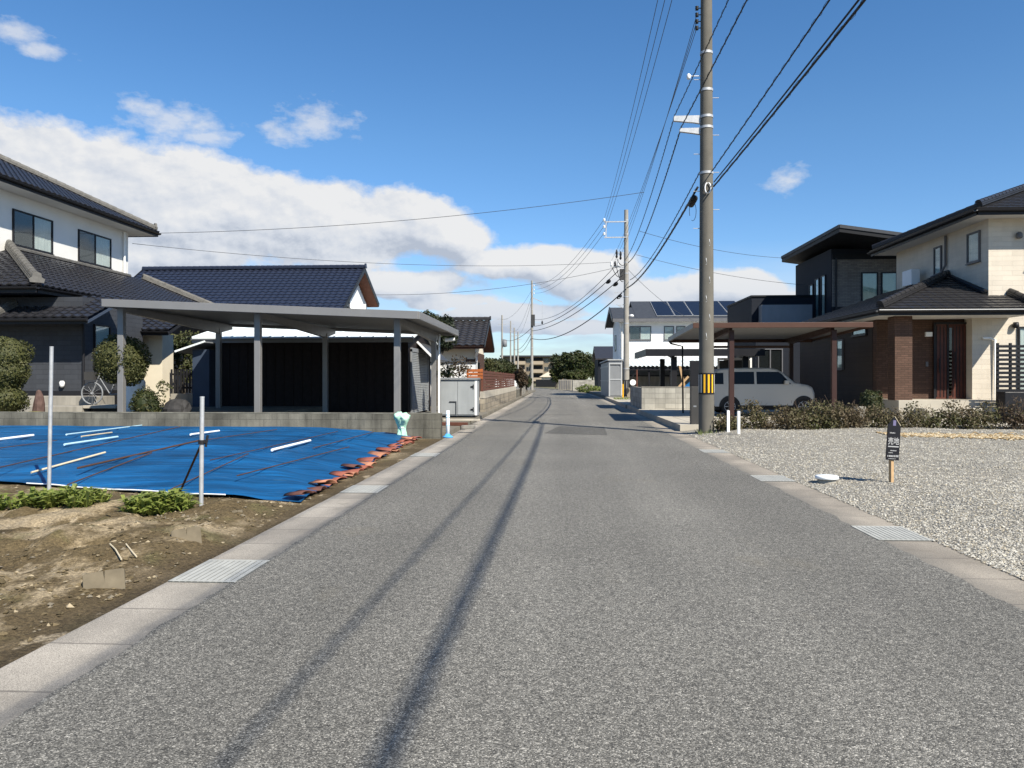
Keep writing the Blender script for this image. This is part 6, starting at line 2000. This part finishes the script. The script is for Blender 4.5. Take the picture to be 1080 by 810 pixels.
line((X1 - .22, Y1 - .05, 5.98), (X2 + .02, Y2 - .22, 7.18), .42, .030, 'thick black cable bundle from the near pole to the far right pole', name='cable', hang=.8)
line((X1 + .15, Y1 - .12, 5.98), (3.75, Y0, 6.6), .22, .019, 'thick double cable from near pole overhead to the right, lower strand', name='cable', hang=.9)
line((X1 + .16, Y1 - .12, 6.09), (3.78, Y0, 6.72), .22, .015, 'thick double cable from near pole overhead to the right, upper strand', name='cable')
line((X2 - .05, Y2 - .2, 7.1), (X3, Y3 - .2, 6.1), 1.15, .036, 'lowest thick sagging cable from the far right pole to the tall left pole', name='cable')
line((X2 - .2, Y2 - .15, 7.95), (X3, Y3 - .2, 7.0), .75, .028, 'second lowest sagging cable from the far right pole to the tall left pole', name='cable')
line((X2 - .5, Y2 - .15, 8.3), (X3, Y3 - .2, 7.5), .8, .026, 'third lowest sagging cable from the far right pole to the tall left pole', name='cable')
line((X2 - .8, Y2 - .15, 8.5), (X3, Y3 - .2, 8.4), 1.1, .018, 'thin sagging line above the thick cables between the two farther poles', 'cable_grey')
for k, (x, y, H) in enumerate(PX[:3]):
    line((X3, Y3, 7.4 - .5 * k), (x, y, H - 4.2), .8, .03, 'dark cable from tall left pole to small far poles, %s of three' % ('highest', 'middle', 'lowest')[k], name='cable')
    line((X3, Y3, 11.8 - .6 * k), (x, y, H - .7), 1.0, .014, 'thin line from tall left pole to small far poles, %s of three' % ('highest', 'middle', 'lowest')[k], 'cable_grey')
for k, (f_, za, zb, sg, nm) in enumerate(((.035, 7.95, 7.0, .75, 'upper'), (.05, 8.3, 7.5, .8, 'middle'), (.02, 7.1, 6.1, 1.15, 'lower'))):
    A_ = V((X2 - (.2, .5, .05)[k], Y2 - .15, za)); B_ = V((X3, Y3 - .2, zb)); pp = wire_pts(A_, B_, sg, 100); i_ = int(f_ * 100) + 1
    mb = MB(); mb.tube([pp[i_] - UZ * .1, pp[i_] * .7 + pp[i_ + 1] * .3 - UZ * .1, pp[i_ + 1] - UZ * .1, pp[i_ + 2] - UZ * .1], [.05, .13, .13, .05], 10)
    tag(mb.build('cable_closure', 'black_rubber', loc=pp[i_]), 'small dark closure on the %s cable just left of the far right pole' % nm, 'cable closure', 'closures near the far right pole')
SG = 'service drops to the houses'
line((3.75, 34., 9.55), (-17.95, 33.7, 7.95), .35, .011, 'long uppermost service line crossing the sky to the white house roof corner', 'cable_grey', name='cable', group=SG, n=40)
line((X2 - .95, Y2 - .1, 8.85), (-18.8, 32.9, 7.35), .55, .011, 'service line to the white house wall below the long one', 'cable_grey', name='cable', group=SG, n=40)
line((X2 - .3, Y2, 8.6), (-11.6, 48.1, 6.7), .5, .013, 'service line to the gable of the long blue black roof', 'cable_grey', name='cable', group=SG, n=40)
line((4.15, 40., 9.0), (13.62, 47.8, 8.75), .25, .011, 'service line to the left end of the black house roof', 'cable_grey', name='cable', group=SG)
line((4.2, 42., 8.1), (14.2, 44.0, 6.6), .25, .011, 'lower service line to the side wall of the black house', 'cable_grey', name='cable', group=SG)
line((X2 + .1, Y2, 8.4), (11.5, 61.3, 5.6), .5, .012, 'service line slanting down to the white solar house wall', 'cable_grey', name='cable', group=SG)
# splice closure hanging on the thick cable
a, b = V((X1 - .22, Y1 - .05, 5.98)), V((X2 + .02, Y2 - .22, 7.18))
p, q = wire_pts(a, b, .42, 60)[1:3]
d = (q - p).normalized()
mb = MB(); mb.tube([p - UZ * .12 - d * .05, p - UZ * .13 + d * .02, p - UZ * .14 + d * .6, p - UZ * .14 + d * .66], [.03, .085, .085, .03], 14)
mb.tube([p - UZ * .1 + d * .1, p + d * .1], .015, 6); mb.tube([p - UZ * .1 + d * .5, p + d * .5], .015, 6)
tag(mb.build('cable_closure', 'black_rubber', loc=p), 'black cylindrical splice closure hanging on the thick cable beside the near pole', 'cable closure')
mb = MB(); mb.tube([p - UZ * .12 + V((-.12 * math.cos(a_) * .7, .25, -.28 + .24 * math.sin(a_))) for a_ in np.linspace(-.5, 2 * math.pi - 1.2, 20)], .007, 5)
tag(mb.build('cable_loop', 'cable', loc=p), 'thin spare cable loop hanging under the splice closure', 'cable')

# ================================================================== sky, sun, camera
SUN_AZ, SUN_EL = R(139.3), R(43.0)
w = bpy.data.worlds.new('World'); SC.world = w; w.use_nodes = True
nt = w.node_tree
bg = nt.nodes['Background']
sky = nt.nodes.new('ShaderNodeTexSky'); sky.sky_type = 'NISHITA'; sky.sun_disc = False
sky.sun_elevation = SUN_EL; sky.sun_rotation = SUN_AZ
sky.air_density = 1.0; sky.dust_density = .05; sky.ozone_density = 2.2; sky.altitude = 0
STR = .09
SAT = 1.27
tc = nt.nodes.new('ShaderNodeTexCoord')
D = tc.outputs['Generated']
sep = nt.nodes.new('ShaderNodeSeparateXYZ'); nt.links.new(D, sep.inputs[0])
az = math_n(nt, 'ARCTAN2', sep.outputs[0], sep.outputs[1])
el = math_n(nt, 'ARCSINE', sep.outputs[2])
cmb = nt.nodes.new('ShaderNodeCombineXYZ'); nt.links.new(az, cmb.inputs[0]); nt.links.new(el, cmb.inputs[1])
AE = cmb.outputs[0]


def azel(px, py):
    u, v = (px - 540) / 811, (400 - py) / 811
    return math.atan(u) - TH, math.atan2(v, math.hypot(1, u))


# cloud banks: (px, py, rx, ry) in the view's degrees, kept as directions in the sky
BANK = [(-60, 205, 190, 75), (70, 200, 190, 62), (210, 224, 170, 54), (330, 238, 130, 50), (405, 240, 95, 38), (470, 254, 55, 24),
        (120, 262, 170, 30), (565, 280, 105, 22), (440, 300, 70, 16), (620, 290, 70, 28), (690, 312, 60, 24), (770, 306, 80, 22), (540, 330, 90, 12), (600, 345, 130, 9), (480, 318, 60, 10), (860, 318, 90, 20),
        (1240, 290, 190, 50), (-420, 260, 220, 80)]
PUFF = [(330, 128, 46, 22), (300, 138, 26, 14), (190, 128, 62, 20), (150, 112, 30, 13), (15, 32, 32, 14), (830, 187, 26, 17), (215, 140, 40, 12), (45, 52, 24, 9), (500, 303, 34, 14)]


def field(vec, blobs, soft):
    out = None
    for (px, py, rx, ry) in blobs:
        a, e = azel(px, py)
        n1 = nt.nodes.new('ShaderNodeVectorMath'); n1.operation = 'SUBTRACT'; nt.links.new(vec, n1.inputs[0]); n1.inputs[1].default_value = (a, e, 0)
        n2 = nt.nodes.new('ShaderNodeVectorMath'); n2.operation = 'MULTIPLY'; nt.links.new(n1.outputs[0], n2.inputs[0]); n2.inputs[1].default_value = (811. / rx, 811. / ry, 0)
        n3 = nt.nodes.new('ShaderNodeVectorMath'); n3.operation = 'LENGTH'; nt.links.new(n2.outputs[0], n3.inputs[0])
        f = math_n(nt, 'SUBTRACT', 1., n3.outputs['Value'])
        if out is None: out = f
        else:
            m_ = nt.nodes.new('ShaderNodeMath'); m_.operation = 'SMOOTH_MAX'; m_.inputs[2].default_value = soft
            nt.links.new(out, m_.inputs[0]); nt.links.new(f, m_.inputs[1]); out = m_.outputs[0]
    return out


def vadd(v, d):
    n = nt.nodes.new('ShaderNodeVectorMath'); n.operation = 'ADD'; nt.links.new(v, n.inputs[0]); n.inputs[1].default_value = d
    return n.outputs[0]


def vmul(v, d):
    n = nt.nodes.new('ShaderNodeVectorMath'); n.operation = 'MULTIPLY'; nt.links.new(v, n.inputs[0]); n.inputs[1].default_value = d
    return n.outputs[0]


warp = nt.nodes.new('ShaderNodeTexNoise'); warp.inputs['Scale'].default_value = 7; warp.inputs['Detail'].default_value = 3; nt.links.new(AE, warp.inputs['Vector'])
wv = vmul(vadd(warp.outputs['Color'], (-.5, -.5, -.5)), (.05, .03, 0))
n_ = nt.nodes.new('ShaderNodeVectorMath'); n_.operation = 'ADD'; nt.links.new(AE, n_.inputs[0]); nt.links.new(wv, n_.inputs[1]); AEW = n_.outputs[0]


def dens(v, vw):
    nz = noise_f(nt, vmul(v, (1, 1.45, 1)), 9.5, 10, .6)
    nz2 = noise_f(nt, vmul(v, (1, 1.9, 1)), 34., 6, .6)
    f1 = field(vw, BANK, .35); f2 = field(vw, PUFF, .15)
    d1 = math_n(nt, 'ADD', math_n(nt, 'MULTIPLY', f1, 1.15), math_n(nt, 'MULTIPLY', math_n(nt, 'SUBTRACT', nz, .5), 1.75))
    d2 = math_n(nt, 'ADD', math_n(nt, 'MULTIPLY', f2, .55), math_n(nt, 'ADD', math_n(nt, 'MULTIPLY', math_n(nt, 'SUBTRACT', nz, .5), .9), math_n(nt, 'MULTIPLY', math_n(nt, 'SUBTRACT', nz2, .5), 1.3)))
    return d1, d2


d1, d2 = dens(AE, AEW)
e1, e2 = dens(vadd(AE, (.012, .022, 0)), vadd(AEW, (.012, .022, 0)))
cov1 = maprange(nt, d1, .0, .27, 0, .97)
cov2 = maprange(nt, d2, .0, .5, 0, .62)
cov = math_n(nt, 'MAXIMUM', cov1, cov2)
# thin haze veil near the skyline
veil = math_n(nt, 'MULTIPLY', maprange(nt, noise_f(nt, vmul(AE, (1, 5, 1)), 5., 6, .55), .33, .62, .05, .75), maprange(nt, el, .03, .17, 1, 0))
cov = math_n(nt, 'MAXIMUM', cov, veil)
low = maprange(nt, el, .02, .14, 1, 0)
OFF = (.010, .020, 0)
vb = vmul(AE, (1, 1.5, 1)); vo = vadd(vb, OFF); vo2 = vadd(vb, (.004, .008, 0))
b1 = math_n(nt, 'SUBTRACT', noise_f(nt, vb, 8.5, 6, .5), noise_f(nt, vo, 8.5, 6, .5))
b2 = math_n(nt, 'SUBTRACT', noise_f(nt, vb, 36., 6, .6), noise_f(nt, vo2, 36., 6, .6))
thick = maprange(nt, d1, .15, 1.0, 0, 1)
lit = math_n(nt, 'ADD', math_n(nt, 'MULTIPLY', b1, 2.3), math_n(nt, 'MULTIPLY', b2, .9))
lit = math_n(nt, 'ADD', lit, math_n(nt, 'MULTIPLY', math_n(nt, 'SUBTRACT', d1, e1), .9))
lit = math_n(nt, 'ADD', lit, math_n(nt, 'SUBTRACT', .68, math_n(nt, 'MULTIPLY', thick, .14)))
cr = nt.nodes.new('ShaderNodeValToRGB'); el_ = cr.color_ramp.elements
el_[0].position = .08; el_[0].color = (.55, .61, .72, 1)
el_[1].position = 1.0; el_[1].color = (1., 1., 1., 1)
q_ = el_.new(.5); q_.color = (.80, .84, .91, 1)
nt.links.new(lit, cr.inputs[0])
ccol = cr.outputs[0]
hs = nt.nodes.new('ShaderNodeHueSaturation'); hs.inputs['Saturation'].default_value = SAT; hs.inputs['Hue'].default_value = .503
nt.links.new(sky.outputs[0], hs.inputs['Color'])
tint = mixc(nt, maprange(nt, el, -.02, .30, 1, 0), (1, 1, 1), (.66, .80, 1.02))
nt.links.new(mixc(nt, 1., hs.outputs[0], tint, 'MULTIPLY'), bg.inputs[0]); bg.inputs[1].default_value = STR
ccol = mixc(nt, math_n(nt, 'MULTIPLY', low, .75), ccol, (.56, .66, .84))
bg2 = nt.nodes.new('ShaderNodeBackground'); nt.links.new(ccol, bg2.inputs[0]); bg2.inputs[1].default_value = .51
mxs = nt.nodes.new('ShaderNodeMixShader'); nt.links.new(cov, mxs.inputs[0]); nt.links.new(bg.outputs[0], mxs.inputs[1]); nt.links.new(bg2.outputs[0], mxs.inputs[2])
nt.links.new(mxs.outputs[0], nt.nodes['World Output'].inputs['Surface'])

sun = bpy.data.lights.new('sun', 'SUN'); sun.energy = 5.0; sun.angle = R(.53); sun.color = (1., .935, .82)
so_ = bpy.data.objects.new('sun', sun); COL.objects.link(so_)
dv = V((math.sin(SUN_AZ) * math.cos(SUN_EL), math.cos(SUN_AZ) * math.cos(SUN_EL), math.sin(SUN_EL)))
so_.rotation_euler = (-dv).to_track_quat('-Z', 'Y').to_euler(); so_.location = dv * 60

cam = bpy.data.cameras.new('camera'); co = bpy.data.objects.new('camera', cam); COL.objects.link(co)
cam.sensor_width = 36; cam.lens = 811 / 1080 * 36
cam.shift_y = -5 / 1080
cam.clip_start = .05; cam.clip_end = 8000
co.location = (0, 0, CAM_H); co.rotation_euler = (R(90), 0, TH)
SC.camera = co
SC.render.resolution_x, SC.render.resolution_y = 1024, 768
SC.view_settings.view_transform = 'Standard'; SC.view_settings.look = 'None'
SC.view_settings.exposure = .75; SC.view_settings.gamma = 1; SC.view_settings.use_curve_mapping = False
SC.cycles.max_bounces = 8; SC.cycles.transparent_max_bounces = 16
